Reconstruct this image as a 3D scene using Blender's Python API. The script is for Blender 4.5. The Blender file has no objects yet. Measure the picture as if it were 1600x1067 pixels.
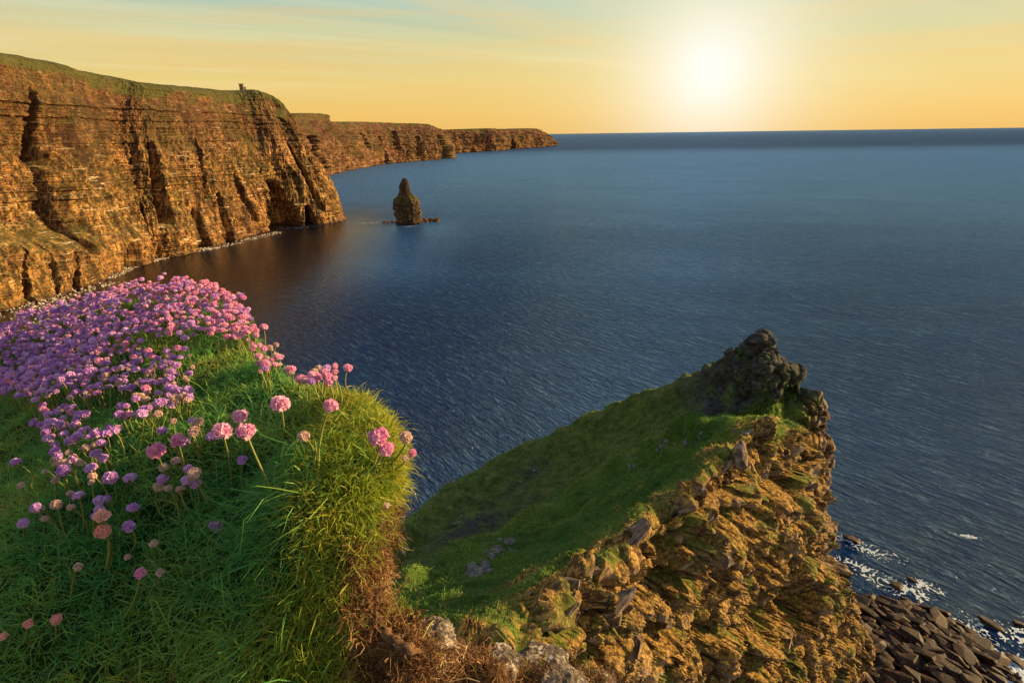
import bpy, bmesh, math, random
import numpy as np
from mathutils import Vector, Matrix, Euler
random.seed(7); RNG = np.random.default_rng(11)
S = bpy.context.scene; COL = S.collection
R = math.radians

# ------------------------------------------------------------------ camera, sky, sun, exposure
H = 130.0                                    # eye height above the sea in metres
PITCH, ROLL, LENS = 20.0, 0.77, 20.0
cam_d = bpy.data.cameras.new('camera'); cam = bpy.data.objects.new('camera', cam_d); COL.objects.link(cam)
cam_d.lens = LENS; cam_d.sensor_width = 36; cam_d.clip_start = 0.02; cam_d.clip_end = 400000
CM = (Matrix.Rotation(R(90 - PITCH), 3, 'X') @ Matrix.Rotation(R(-ROLL), 3, 'Z'))
cam.matrix_world = Matrix.Translation((0, 0, H)) @ CM.to_4x4()
S.camera = cam
F = LENS / 36 * 1600
CMn = np.array(CM)

SUN_AZ, SUN_EL = 79.0, 16.0                   # azimuth clockwise from the view axis (+Y)
sun_dir = Vector((math.sin(R(SUN_AZ)) * math.cos(R(SUN_EL)), math.cos(R(SUN_AZ)) * math.cos(R(SUN_EL)), math.sin(R(SUN_EL))))
sd = bpy.data.lights.new('sun', 'SUN'); sd.energy = 5.0; sd.angle = R(0.6); sd.color = (1.0, 0.67, 0.30)
so = bpy.data.objects.new('sun', sd); COL.objects.link(so)
so.rotation_euler = sun_dir.to_track_quat('Z', 'Y').to_euler(); so.location = (0, 0, 400)

S.view_settings.view_transform = 'Standard'; S.view_settings.look = 'None'
S.view_settings.exposure = 1.2; S.view_settings.gamma = 1.0; S.view_settings.use_curve_mapping = False
try:
    S.cycles.max_bounces = 5; S.cycles.diffuse_bounces = 2; S.cycles.glossy_bounces = 2
    S.cycles.transmission_bounces = 2; S.cycles.transparent_max_bounces = 4
except Exception:
    pass

def ray(px, py):
    v = CMn @ np.array([(px - 800) / F, -(py - 533.5) / F, -1.0])
    return v                                   # length along the view axis is 1

def UD(px, py, d):                              # point at axis depth d (metres)
    return ray(px, py) * d + np.array([0, 0, H])

def UZ(px, py, z):                              # point where the sight line meets height z
    v = ray(px, py); t = (z - H) / v[2]
    return v * t + np.array([0, 0, H])

def PROJ(P):
    q = (np.asarray(P) - np.array([0, 0, H])) @ CMn
    d = -q[:, 2]; dd = np.where(d > 1e-4, d, 1e-4)
    return 800 + q[:, 0] / dd * F, 533.5 - q[:, 1] / dd * F, d

# ------------------------------------------------------------------ node helper
class NT:
    def __init__(s, tree): s.t = tree; s.n = tree.nodes; s.l = tree.links; s.n.clear()
    def node(s, typ, **kw):
        n = s.n.new(typ)
        for k, v in kw.items():
            if k.startswith('_'): setattr(n, k[1:], v)
        return n
    def set(s, sock, v):
        if isinstance(v, bpy.types.NodeSocket): s.l.new(v, sock)
        elif v is not None:
            if hasattr(sock, 'default_value'):
                if isinstance(v, (tuple, list)) and len(v) == 3 and len(sock.default_value) == 4: v = (*v, 1)
                sock.default_value = v
    def math(s, op, a, b=None, c=None, clamp=False):
        n = s.n.new('ShaderNodeMath'); n.operation = op; n.use_clamp = clamp
        s.set(n.inputs[0], a)
        if b is not None: s.set(n.inputs[1], b)
        if c is not None: s.set(n.inputs[2], c)
        return n.outputs[0]
    def vmath(s, op, a, b=None):
        n = s.n.new('ShaderNodeVectorMath'); n.operation = op
        s.set(n.inputs[0], a)
        if b is not None: s.set(n.inputs[1], b)
        return n.outputs['Value'] if op in ('DOT_PRODUCT', 'LENGTH') else n.outputs[0]
    def mix(s, f, a, b, mode='MIX'):
        n = s.n.new('ShaderNodeMix'); n.data_type = 'RGBA'; n.blend_type = mode; n.clamp_factor = True
        s.set(n.inputs[0], f); s.set(n.inputs[6], a); s.set(n.inputs[7], b)
        return n.outputs[2]
    def noise(s, vec, scale, detail=4, rough=0.5, dist=0.0):
        n = s.n.new('ShaderNodeTexNoise'); s.set(n.inputs['Vector'], vec)
        n.inputs['Scale'].default_value = scale; n.inputs['Detail'].default_value = detail
        n.inputs['Roughness'].default_value = rough; n.inputs['Distortion'].default_value = dist
        return n.outputs[0]
    def map(s, vec, scale=(1, 1, 1), rot=(0, 0, 0), loc=(0, 0, 0)):
        if any(rot):
            q = s.n.new('ShaderNodeMapping'); s.set(q.inputs[0], vec); q.inputs['Rotation'].default_value = rot; vec = q.outputs[0]
        n = s.n.new('ShaderNodeMapping'); s.set(n.inputs[0], vec)
        n.inputs['Scale'].default_value = scale; n.inputs['Location'].default_value = loc
        return n.outputs[0]
    def ramp(s, f, stops, interp='LINEAR'):
        n = s.n.new('ShaderNodeValToRGB'); s.set(n.inputs[0], f); cr = n.color_ramp; cr.interpolation = interp
        while len(cr.elements) < len(stops): cr.elements.new(0.5)
        for e, (p, c) in zip(cr.elements, stops):
            e.position = p; e.color = (*c, 1) if isinstance(c, (tuple, list)) else (c, c, c, 1)
        return n.outputs[0]
    def smooth(s, v, lo, hi, a=0.0, b=1.0):
        n = s.n.new('ShaderNodeMapRange'); n.interpolation_type = 'SMOOTHSTEP'; s.set(n.inputs[0], v)
        for i, q in zip((1, 2, 3, 4), (lo, hi, a, b)): n.inputs[i].default_value = q
        return n.outputs[0]
    def bump(s, h, strength=0.5, dist=1.0, nrm=None):
        n = s.n.new('ShaderNodeBump'); n.inputs['Strength'].default_value = strength; n.inputs['Distance'].default_value = dist
        s.set(n.inputs['Height'], h)
        if nrm is not None: s.set(n.inputs['Normal'], nrm)
        return n.outputs[0]
    def attr(s, name):
        n = s.n.new('ShaderNodeAttribute'); n.attribute_name = name; return n.outputs['Fac']
    def pos(s): return s.n.new('ShaderNodeNewGeometry').outputs['Position']
    def nrm(s): return s.n.new('ShaderNodeNewGeometry').outputs['Normal']
    def sep(s, v):
        n = s.n.new('ShaderNodeSeparateXYZ'); s.set(n.inputs[0], v); return n.outputs
    def out(s, sh):
        o = s.n.new('ShaderNodeOutputMaterial'); s.l.new(sh, o.inputs[0])
    def principled(s, color, rough=0.8, spec=0.3, normal=None, trans=None):
        p = s.n.new('ShaderNodeBsdfPrincipled'); s.set(p.inputs['Base Color'], color); s.set(p.inputs['Roughness'], rough)
        s.set(p.inputs['Specular IOR Level'], spec)
        if normal is not None: s.set(p.inputs['Normal'], normal)
        return p.outputs[0]
    def mixsh(s, f, a, b):
        n = s.n.new('ShaderNodeMixShader'); s.set(n.inputs[0], f); s.l.new(a, n.inputs[1]); s.l.new(b, n.inputs[2]); return n.outputs[0]

def material(name):
    m = bpy.data.materials.new(name); m.use_nodes = True
    return m, NT(m.node_tree)

# ------------------------------------------------------------------ world
W = bpy.data.worlds.new('World'); S.world = W; W.use_nodes = True
t = NT(W.node_tree)
sky = t.n.new('ShaderNodeTexSky'); sky.sky_type = 'NISHITA'; sky.sun_disc = False
sky.sun_elevation = R(SUN_EL); sky.sun_rotation = R(SUN_AZ); sky.altitude = 130; sky.dust_density = 1.5; sky.ozone_density = 3
tc = t.n.new('ShaderNodeTexCoord').outputs['Generated']
d = t.vmath('NORMALIZE', tc)
x, y, z = t.sep(d)
grad = t.ramp(z, [(0.0, (0.82, 0.45, 0.10)), (0.03, (0.85, 0.51, 0.115)), (0.08, (0.79, 0.58, 0.17)), (0.13, (0.60, 0.57, 0.27)),
                  (0.19, (0.40, 0.55, 0.45)), (0.30, (0.25, 0.45, 0.60)), (0.45, (0.14, 0.33, 0.62)), (1.0, (0.07, 0.19, 0.45))])
# cloud veils: long streaks, seen on a flat layer overhead
up = t.math('ADD', t.math('MAXIMUM', z, 0.0), 0.05)
cv = t.n.new('ShaderNodeCombineXYZ'); t.set(cv.inputs[0], t.math('DIVIDE', x, up)); t.set(cv.inputs[1], t.math('DIVIDE', y, up))
cvr = t.map(cv.outputs[0], scale=(0.22, 1.0, 1.0), rot=(0, 0, R(-32)))
cn = t.noise(cvr, 0.55, 6, 0.55, 0.6)
cm = t.smooth(cn, 0.42, 0.68)
cn2 = t.noise(t.map(cv.outputs[0], scale=(0.12, 1.4, 1.0), rot=(0, 0, R(-50)), loc=(3, 1, 0)), 0.9, 5, 0.55, 0.3)
cm2 = t.smooth(cn2, 0.5, 0.72)
band = t.smooth(z, 0.02, 0.12)
col = t.mix(t.math('MULTIPLY', t.math('MULTIPLY', cm, 0.60), band), grad, (0.86, 0.74, 0.38))
col = t.mix(t.math('MULTIPLY', t.math('MULTIPLY', cm2, 0.50), band), col, (0.78, 0.58, 0.24))
# low orange streaks
cn3 = t.noise(t.map(d, scale=(1.2, 1.2, 26)), 1.6, 4, 0.5)
col = t.mix(t.math('MULTIPLY', t.smooth(cn3, 0.42, 0.66), 0.35), col, (0.88, 0.52, 0.13))
gs = ray(1108, 112); gs = gs / np.linalg.norm(gs)
dp = t.vmath('DOT_PRODUCT', d, tuple(gs))
ang = t.math('ARCCOSINE', t.math('MINIMUM', dp, 0.99999))
g1 = t.math('EXPONENT', t.math('MULTIPLY', t.math('POWER', t.math('DIVIDE', ang, 0.100), 1.5), -1.0))
g2 = t.math('EXPONENT', t.math('MULTIPLY', t.math('DIVIDE', ang, 0.17), -1.0))
col = t.mix(t.math('MULTIPLY', g2, 0.85), col, (0.97, 0.80, 0.36))
col = t.mix(t.math('MULTIPLY', g1, 1.0, clamp=True), col, (0.99, 0.96, 0.88))
below = t.smooth(z, -0.02, 0.0)
col = t.mix(below, (0.03, 0.05, 0.08), col)
bg = t.n.new('ShaderNodeBackground'); t.set(bg.inputs[0], col); bg.inputs[1].default_value = 0.44
bg2 = t.n.new('ShaderNodeBackground'); t.set(bg2.inputs[0], sky.outputs[0]); bg2.inputs[1].default_value = 0.006
ad = t.n.new('ShaderNodeAddShader'); t.l.new(bg.outputs[0], ad.inputs[0]); t.l.new(bg2.outputs[0], ad.inputs[1])
wo = t.n.new('ShaderNodeOutputWorld'); t.l.new(ad.outputs[0], wo.inputs[0])

# ------------------------------------------------------------------ numpy noise and mesh helpers
_perm = RNG.permutation(256).astype(np.int64); _perm = np.concatenate([_perm, _perm, _perm])
_g = RNG.normal(size=(256, 3)); _g /= np.linalg.norm(_g, axis=1)[:, None]; _g = _g.astype(np.float32)
def pn(x, y, z=0.0):
    x, y, z = np.broadcast_arrays(np.asarray(x, dtype=np.float64), np.asarray(y, dtype=np.float64), np.asarray(z, dtype=np.float64))
    xi = np.floor(x).astype(np.int64); yi = np.floor(y).astype(np.int64); zi = np.floor(z).astype(np.int64)
    xf = x - xi; yf = y - yi; zf = z - zi
    u = xf**3 * (xf * (xf * 6 - 15) + 10); v = yf**3 * (yf * (yf * 6 - 15) + 10); w = zf**3 * (zf * (zf * 6 - 15) + 10)
    res = 0.0
    for dx in (0, 1):
        a = _perm[(xi + dx) & 255]; wx = u if dx else 1 - u
        for dy in (0, 1):
            b = _perm[a + ((yi + dy) & 255)]; wy = v if dy else 1 - v
            for dz in (0, 1):
                g = _g[_perm[b + ((zi + dz) & 255)]]
                wz = w if dz else 1 - w
                res = res + wx * wy * wz * (g[..., 0] * (xf - dx) + g[..., 1] * (yf - dy) + g[..., 2] * (zf - dz))
    return res * 1.5
def fbm(x, y, z=0.0, o=4, gain=0.5):
    r = 0; a = 1.0; f = 1.0
    for i in range(o):
        r = r + a * pn(x * f + 17.3 * i, y * f + 5.1 * i, np.asarray(z) * f + 3.7 * i); a *= gain; f *= 2.03
    return r
def ridge(x, y, z=0.0, o=3, gain=0.5):
    r = 0; a = 1.0; f = 1.0
    for i in range(o):
        r = r + a * (1 - 2 * np.abs(pn(x * f + 9.3 * i, y * f + 2.1 * i, np.asarray(z) * f + 1.7 * i))); a *= gain; f *= 2.1
    return r
def worley(x, y, z):
    """F1, F2 and a random number per cell of jittered 3-D cells"""
    xi = np.floor(x).astype(np.int64); yi = np.floor(y).astype(np.int64); zi = np.floor(z).astype(np.int64)
    f1 = np.full(x.shape, 9.0); f2 = f1.copy(); cid = np.zeros(x.shape)
    for dx in (-1, 0, 1):
        for dy in (-1, 0, 1):
            for dz in (-1, 0, 1):
                a, b, c = xi + dx, yi + dy, zi + dz
                h = _perm[_perm[_perm[a & 255] + (b & 255)] + (c & 255)]
                jx = ((h * 73) % 251) / 251.0; jy = ((h * 151 + 31) % 241) / 241.0; jz = ((h * 199 + 77) % 239) / 239.0
                d = (x - a - jx) ** 2 + (y - b - jy) ** 2 + (z - c - jz) ** 2
                nw = d < f1; f2 = np.where(nw, f1, np.minimum(f2, d)); cid = np.where(nw, h / 255.0, cid); f1 = np.where(nw, d, f1)
    return np.sqrt(f1), np.sqrt(f2), cid
def sstep(v, a, b):
    q = np.clip((v - a) / (b - a), 0, 1); return q * q * (3 - 2 * q)
def h1(i, seed=0):
    s = np.sin(np.asarray(i) * 127.1 + seed * 311.7) * 43758.5453; return s - np.floor(s)

def make_mesh(name, verts, faces, smooth=False):
    """verts (N,3); faces (M,3 or 4) int, all of one size."""
    me = bpy.data.meshes.new(name); verts = np.ascontiguousarray(verts, dtype=np.float32); faces = np.ascontiguousarray(faces, dtype=np.int32)
    k = faces.shape[1]
    me.vertices.add(len(verts)); me.vertices.foreach_set('co', verts.ravel())
    me.loops.add(faces.size); me.loops.foreach_set('vertex_index', faces.ravel())
    me.polygons.add(len(faces)); me.polygons.foreach_set('loop_start', np.arange(0, faces.size, k, dtype=np.int32))
    me.polygons.foreach_set('loop_total', np.full(len(faces), k, dtype=np.int32))
    me.polygons.foreach_set('use_smooth', np.full(len(faces), smooth))
    me.update(calc_edges=True); me.validate()
    return me
def add_attr(me, name, vals):
    a = me.attributes.new(name, 'FLOAT', 'POINT'); a.data.foreach_set('value', np.ascontiguousarray(vals, dtype=np.float32).ravel())
def obj(name, me, mat=None, parent=None, **props):
    if mat and not me.materials: me.materials.append(mat)
    o = bpy.data.objects.new(name, me); COL.objects.link(o)
    if parent: o.parent = parent
    for k, v in props.items(): o[k] = v
    return o
def grid_faces(nr, nc, closed=False):
    r = np.arange(nr - 1)[:, None]; c = np.arange(nc if closed else nc - 1)[None, :]
    a = r * nc + c; b = r * nc + (c + 1) % nc
    return np.stack([a, b, b + nc, a + nc], -1).reshape(-1, 4)
def catmull(P, n):
    """P (K,...) -> n samples, Catmull-Rom over axis 0."""
    P = np.asarray(P, dtype=np.float64); K = len(P)
    tt = np.linspace(0, K - 1, n); i = np.minimum(tt.astype(int), K - 2); f = tt - i
    Q = np.concatenate([(2 * P[0] - P[1])[None], P, (2 * P[-1] - P[-2])[None]])
    sh = (-1,) + (1,) * (P.ndim - 1); f = f.reshape(sh)
    p0, p1, p2, p3 = Q[i], Q[i + 1], Q[i + 2], Q[i + 3]
    return 0.5 * (2 * p1 + (p2 - p0) * f + (2 * p0 - 5 * p1 + 4 * p2 - p3) * f**2 + (3 * p1 - p0 - 3 * p2 + p3) * f**3)
def grid_normals(P):
    du = np.gradient(P, axis=0); dv = np.gradient(P, axis=1)
    n = np.cross(du, dv); n /= (np.linalg.norm(n, axis=-1, keepdims=True) + 1e-12)
    return n
def blades(root, tip, side, w0, bend, mat, name, tint, segs=2, **props):
    """curved tapering blades; root, tip, side, bend (N,3)"""
    N = len(root); rows = []
    for k in range(segs):
        q = k / segs; c = root + (tip - root) * q + bend * (q * (1 - q) * 4)
        ww = (w0 * (1 - 0.6 * q))[:, None] * side
        rows += [c - ww, c + ww]
    rows.append(tip)
    V = np.stack(rows, 1); nv = V.shape[1]; base = (np.arange(N) * nv)[:, None]
    f = []
    for k in range(segs - 1):
        a = 2 * k; f += [[a, a + 1, a + 3], [a, a + 3, a + 2]]
    a = 2 * (segs - 1); f.append([a, a + 1, a + 2])
    Fc = (base[:, None, :] + np.array(f)[None]).reshape(-1, 3)
    me = make_mesh(name, V.reshape(-1, 3), Fc); add_attr(me, 'tint', np.repeat(tint, nv))
    return obj(name, me, mat, **props)
def norm(a): return a / (np.linalg.norm(a, axis=-1, keepdims=True) + 1e-12)

# ------------------------------------------------------------------ materials
def mat_cliff(name, s=1.0, reddish=0.0, tintc=(0.17, 0.075, 0.055)):
    m, t = material(name); p = t.pos(); n = t.sep(t.nrm()); px, py, pz = t.sep(p)
    strat = t.noise(t.map(p, scale=(0.006 * s, 0.006 * s, 0.32 * s)), 1.0, 6, 0.6, 0.25)
    vert = t.noise(t.map(p, scale=(0.10 * s, 0.10 * s, 0.012 * s)), 1.0, 6, 0.62, 0.4)
    blot = t.noise(p, 0.013 * s, 4, 0.55)
    c = t.ramp(strat, [(0.30, (0.055, 0.026, 0.014)), (0.43, (0.22, 0.100, 0.034)), (0.52, (0.58, 0.31, 0.10)), (0.60, (0.20, 0.11, 0.05)), (0.68, (0.56, 0.40, 0.22)), (0.76, (0.24, 0.13, 0.06))])
    c2 = t.ramp(vert, [(0.30, (0.06, 0.03, 0.018)), (0.48, (0.30, 0.145, 0.045)), (0.60, (0.68, 0.38, 0.12)), (0.75, (0.20, 0.14, 0.05))])
    c = t.mix(0.5, c, c2)
    crk_shade = t.smooth(t.noise(t.map(p, scale=(0.22 * s, 0.22 * s, 0.05 * s)), 1.0, 7, 0.75, 0.8), 0.56, 0.46)
    dk = t.smooth(t.noise(t.map(p, scale=(0.035 * s, 0.035 * s, 0.014 * s)), 1.0, 6, 0.68, 0.6), 0.50, 0.62)
    c = t.mix(t.math('MULTIPLY', dk, 0.85), c, (0.060, 0.032, 0.016))
    c = t.mix(t.math('MULTIPLY', crk_shade, 0.88), c, (0.035, 0.018, 0.012))  # cracks and dark patches also put cleft shade into the rock colour
    hi = t.smooth(t.noise(t.map(p, scale=(0.035 * s, 0.035 * s, 0.42 * s)), 1.0, 6, 0.7), 0.60, 0.66)
    c = t.mix(t.math('MULTIPLY', hi, 0.85), c, (0.80, 0.62, 0.38))
    topm = t.math('MULTIPLY', t.smooth(t.math('ADD', pz, t.math('MULTIPLY', t.math('SUBTRACT', blot, 0.5), 90.0)), 95, 145), 0.92)
    c = t.mix(topm, c, t.mix(0.68, c, (0.075, 0.034, 0.018)))
    if reddish: c = t.mix(reddish, c, tintc)
    moss = t.math('MULTIPLY', t.math('MULTIPLY', t.smooth(n[2], 0.55, 0.80), t.smooth(blot, 0.42, 0.56)), 0.5)
    moss2 = t.math('MULTIPLY', t.smooth(t.noise(p, 0.05 * s, 5, 0.65), 0.62, 0.72), 0.15)
    g = t.mix(t.noise(p, 0.3 * s, 3), (0.075, 0.085, 0.018), (0.13, 0.13, 0.03))
    c = t.mix(t.math('MAXIMUM', moss, moss2), c, g)
    c = t.mix(t.attr('grass'), c, t.mix(t.noise(p, 0.06 * s, 5, 0.6), (0.045, 0.055, 0.012), (0.12, 0.10, 0.03)))
    wet = t.smooth(t.math('ADD', pz, t.math('MULTIPLY', vert, 6.0)), 3, 9, 0.75, 0.0)
    c = t.mix(wet, c, (0.05, 0.028, 0.02))
    hh = t.math('ADD', t.math('MULTIPLY', t.noise(t.map(p, scale=(0.25 * s, 0.25 * s, 1.2 * s)), 1.0, 6, 0.65), 1.0), t.math('MULTIPLY', vert, 1.2))
    t.out(t.principled(c, 0.9, 0.15, t.bump(hh, 0.9, 2.2 / s)))
    return m
M_cliff = mat_cliff('layered_cliff_rock'); M_stack = mat_cliff('dark_stack_rock', 2.2, 0.68, (0.055, 0.042, 0.034)); M_cliff2 = mat_cliff('distant_cliff_rock', 0.6, 0.35)

def mat_headland():
    m, t = material('headland_turf_and_rock'); p = t.pos(); n = t.sep(t.nrm())
    rock = t.attr('rock'); dry = t.attr('dry'); slate = t.attr('slate')
    bed = t.noise(t.map(p, scale=(0.25, 0.25, 1.7), rot=(0, R(30), 0)), 1.0, 6, 0.62, 0.4)
    rc = t.ramp(bed, [(0.30, (0.045, 0.022, 0.014)), (0.45, (0.17, 0.095, 0.05)), (0.56, (0.32, 0.22, 0.13)), (0.66, (0.48, 0.38, 0.27)), (0.76, (0.15, 0.09, 0.05))])
    rc = t.mix(t.math('MULTIPLY', t.smooth(t.attr('block'), 0.55, 0.75), 0.4), rc, (0.42, 0.35, 0.28))
    deepc = t.smooth(t.noise(p, 0.45, 6, 0.7), 0.50, 0.40)
    rc = t.mix(t.math('MULTIPLY', deepc, 0.7), rc, (0.030, 0.018, 0.012))
    rc = t.mix(t.math('MULTIPLY', t.attr('joint'), 0.85), rc, (0.022, 0.013, 0.010))
    fine = t.noise(t.map(p, scale=(1, 1, 0.55)), 1.9, 6, 0.7)
    gc = t.ramp(t.noise(p, 0.16, 5, 0.6), [(0.3, (0.022, 0.060, 0.010)), (0.5, (0.060, 0.14, 0.016)), (0.68, (0.15, 0.21, 0.035))])
    gc = t.mix(t.smooth(fine, 0.35, 0.75), gc, t.mix(0.5, gc, (0.14, 0.15, 0.04)))
    dc = t.ramp(fine, [(0.34, (0.020, 0.012, 0.006)), (0.47, (0.17, 0.095, 0.025)), (0.60, (0.60, 0.37, 0.10)), (0.75, (0.14, 0.13, 0.03))])  # near-black stop puts shadow between tufts into the dry turf colour
    gc = t.mix(t.math('MULTIPLY', t.attr('olive'), 0.75), gc, t.ramp(t.noise(p, 0.5, 6, 0.7), [(0.35, (0.03, 0.055, 0.010)), (0.5, (0.11, 0.145, 0.030)), (0.68, (0.26, 0.25, 0.07))]))
    mp = t.smooth(t.noise(p, 0.20, 5, 0.65), 0.50, 0.60)
    dc = t.mix(t.math('MULTIPLY', mp, 0.8), dc, t.mix(fine, (0.04, 0.075, 0.01), (0.16, 0.24, 0.03)))
    g = t.mix(dry, gc, dc)
    sl = t.ramp(t.noise(t.map(p, scale=(0.5, 1.5, 1.5), rot=(0, 0, R(30))), 1.0, 6, 0.65), [(0.35, (0.025, 0.024, 0.024)), (0.55, (0.07, 0.066, 0.064)), (0.72, (0.15, 0.14, 0.13))])
    g = t.mix(t.math('MULTIPLY', slate, t.math('MAXIMUM', t.math('MULTIPLY', t.attr('tip'), 0.92), t.smooth(t.noise(p, 0.22, 5, 0.6), 0.36, 0.52))), g, sl)
    tipm = t.attr('tip')
    flat = t.smooth(t.math('ADD', n[2], t.math('MULTIPLY', t.noise(p, 0.6, 4, 0.6), 0.6)), 0.45, 0.80)
    rk = t.math('MULTIPLY', rock, t.math('SUBTRACT', 1.0, t.math('MULTIPLY', t.math('MULTIPLY', flat, 0.85), t.math('SUBTRACT', 1.0, t.math('MULTIPLY', tipm, 0.95)))), clamp=True)
    c = t.mix(rk, g, rc)
    h = t.math('ADD', t.math('MULTIPLY', bed, 1.4), fine)
    t.out(t.principled(c, 0.9, 0.12, t.bump(h, 0.9, 0.7)))
    return m
M_head = mat_headland()

def mat_rock(name, stops, scale=1.0, bumpd=0.3, rough=0.7, lichen=None, spec=0.3):
    m, t = material(name); tc = t.n.new('ShaderNodeTexCoord').outputs['Object']
    oi = t.n.new('ShaderNodeObjectInfo')
    v = t.vmath('ADD', tc, oi.outputs['Location'])
    n = t.noise(t.map(v, scale=(1, 1, 3)), scale, 6, 0.65, 0.3)
    c = t.ramp(n, stops)
    c = t.mix(t.math('MULTIPLY', oi.outputs['Random'], 0.75), c, t.mix(0.5, c, stops[0][1]))
    if lichen: c = t.mix(t.smooth(t.noise(v, scale * 2.5, 4, 0.6), 0.52, 0.62), c, lichen)
    t.out(t.principled(c, rough, spec, t.bump(t.noise(v, scale * 4, 6, 0.7), 0.8, bumpd)))
    return m
M_boulder = mat_rock('wet_shore_rock', [(0.3, (0.008, 0.006, 0.005)), (0.5, (0.022, 0.012, 0.008)), (0.66, (0.13, 0.060, 0.026))], 2.2, 0.18, 0.6, spec=0.2)
M_slab = mat_rock('grey_bedded_rock', [(0.35, (0.03, 0.020, 0.014)), (0.52, (0.19, 0.125, 0.08)), (0.68, (0.46, 0.36, 0.26))], 1.6, 0.15, 0.85)
M_shade_rock = mat_rock('pale_outcrop_rock', [(0.3, (0.05, 0.045, 0.04)), (0.5, (0.17, 0.155, 0.14)), (0.66, (0.34, 0.32, 0.29))], 0.8, 0.25, 0.9)
M_fore_rock = mat_rock('lichened_grey_stone', [(0.3, (0.03, 0.025, 0.02)), (0.5, (0.12, 0.095, 0.07)), (0.66, (0.26, 0.21, 0.16))], 40, 0.006, 0.9, (0.42, 0.36, 0.27))

def mat_leafy(name, a, b, dryc=None, transl=0.35):
    m, t = material(name); ti = t.attr('tint')
    c = t.mix(ti, a, b)
    if dryc: c = t.mix(t.smooth(ti, 0.86, 0.9), c, dryc)
    p = t.principled(c, 0.55, 0.25)
    tr = t.n.new('ShaderNodeBsdfTranslucent'); t.set(tr.inputs[0], c)
    t.out(t.mixsh(transl, p, tr.outputs[0]))
    return m
M_grass = mat_leafy('fine_green_grass', (0.045, 0.24, 0.06), (0.36, 0.52, 0.08), (0.30, 0.22, 0.08))
M_ygrass = mat_leafy('yellowing_lit_grass', (0.14, 0.24, 0.02), (0.52, 0.44, 0.05), (0.42, 0.26, 0.08))  # besides drying, the yellow paints in the sunlit band of the bank edge
M_straw = mat_leafy('dead_brown_roots', (0.07, 0.032, 0.014), (0.36, 0.19, 0.075), (0.50, 0.36, 0.20), 0.1)
M_hgrass = mat_leafy('headland_grass_tufts', (0.045, 0.15, 0.018), (0.24, 0.34, 0.04), (0.17, 0.13, 0.045), 0.3)
M_hdry = mat_leafy('dry_golden_tufts', (0.09, 0.10, 0.014), (0.78, 0.50, 0.13), (0.75, 0.55, 0.22), 0.3)
M_cgrass = mat_leafy('clifftop_grass', (0.05, 0.07, 0.01), (0.14, 0.14, 0.03), None, 0.2)

def mat_flower(name, a, b, low=None, transl=0.35):
    m, t = material(name); oi = t.n.new('ShaderNodeObjectInfo').outputs['Random']; ti = t.attr('tint')
    c = t.mix(t.math('FRACT', t.math('ADD', oi, ti)), a, b)
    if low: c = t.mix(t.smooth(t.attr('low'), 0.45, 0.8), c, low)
    p = t.principled(c, 0.6, 0.2); tr = t.n.new('ShaderNodeBsdfTranslucent'); t.set(tr.inputs[0], c)
    t.out(t.mixsh(transl, p, tr.outputs[0]))
    return m
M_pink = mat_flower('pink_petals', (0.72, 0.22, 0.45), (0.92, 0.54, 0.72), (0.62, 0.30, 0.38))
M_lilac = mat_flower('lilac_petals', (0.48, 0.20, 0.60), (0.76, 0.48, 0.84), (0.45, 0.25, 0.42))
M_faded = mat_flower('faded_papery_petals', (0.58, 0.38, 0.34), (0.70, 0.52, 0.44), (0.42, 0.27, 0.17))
M_peach = mat_flower('sunlit_peach_petals', (0.80, 0.30, 0.26), (0.92, 0.55, 0.46), (0.70, 0.35, 0.15))  # warm sunlight on the low left heads is put into this colour
M_bract = mat_flower('papery_bracts', (0.40, 0.22, 0.12), (0.55, 0.36, 0.22))
M_stem = mat_flower('thrift_stems', (0.13, 0.17, 0.04), (0.26, 0.27, 0.07), None, 0.2)

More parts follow.
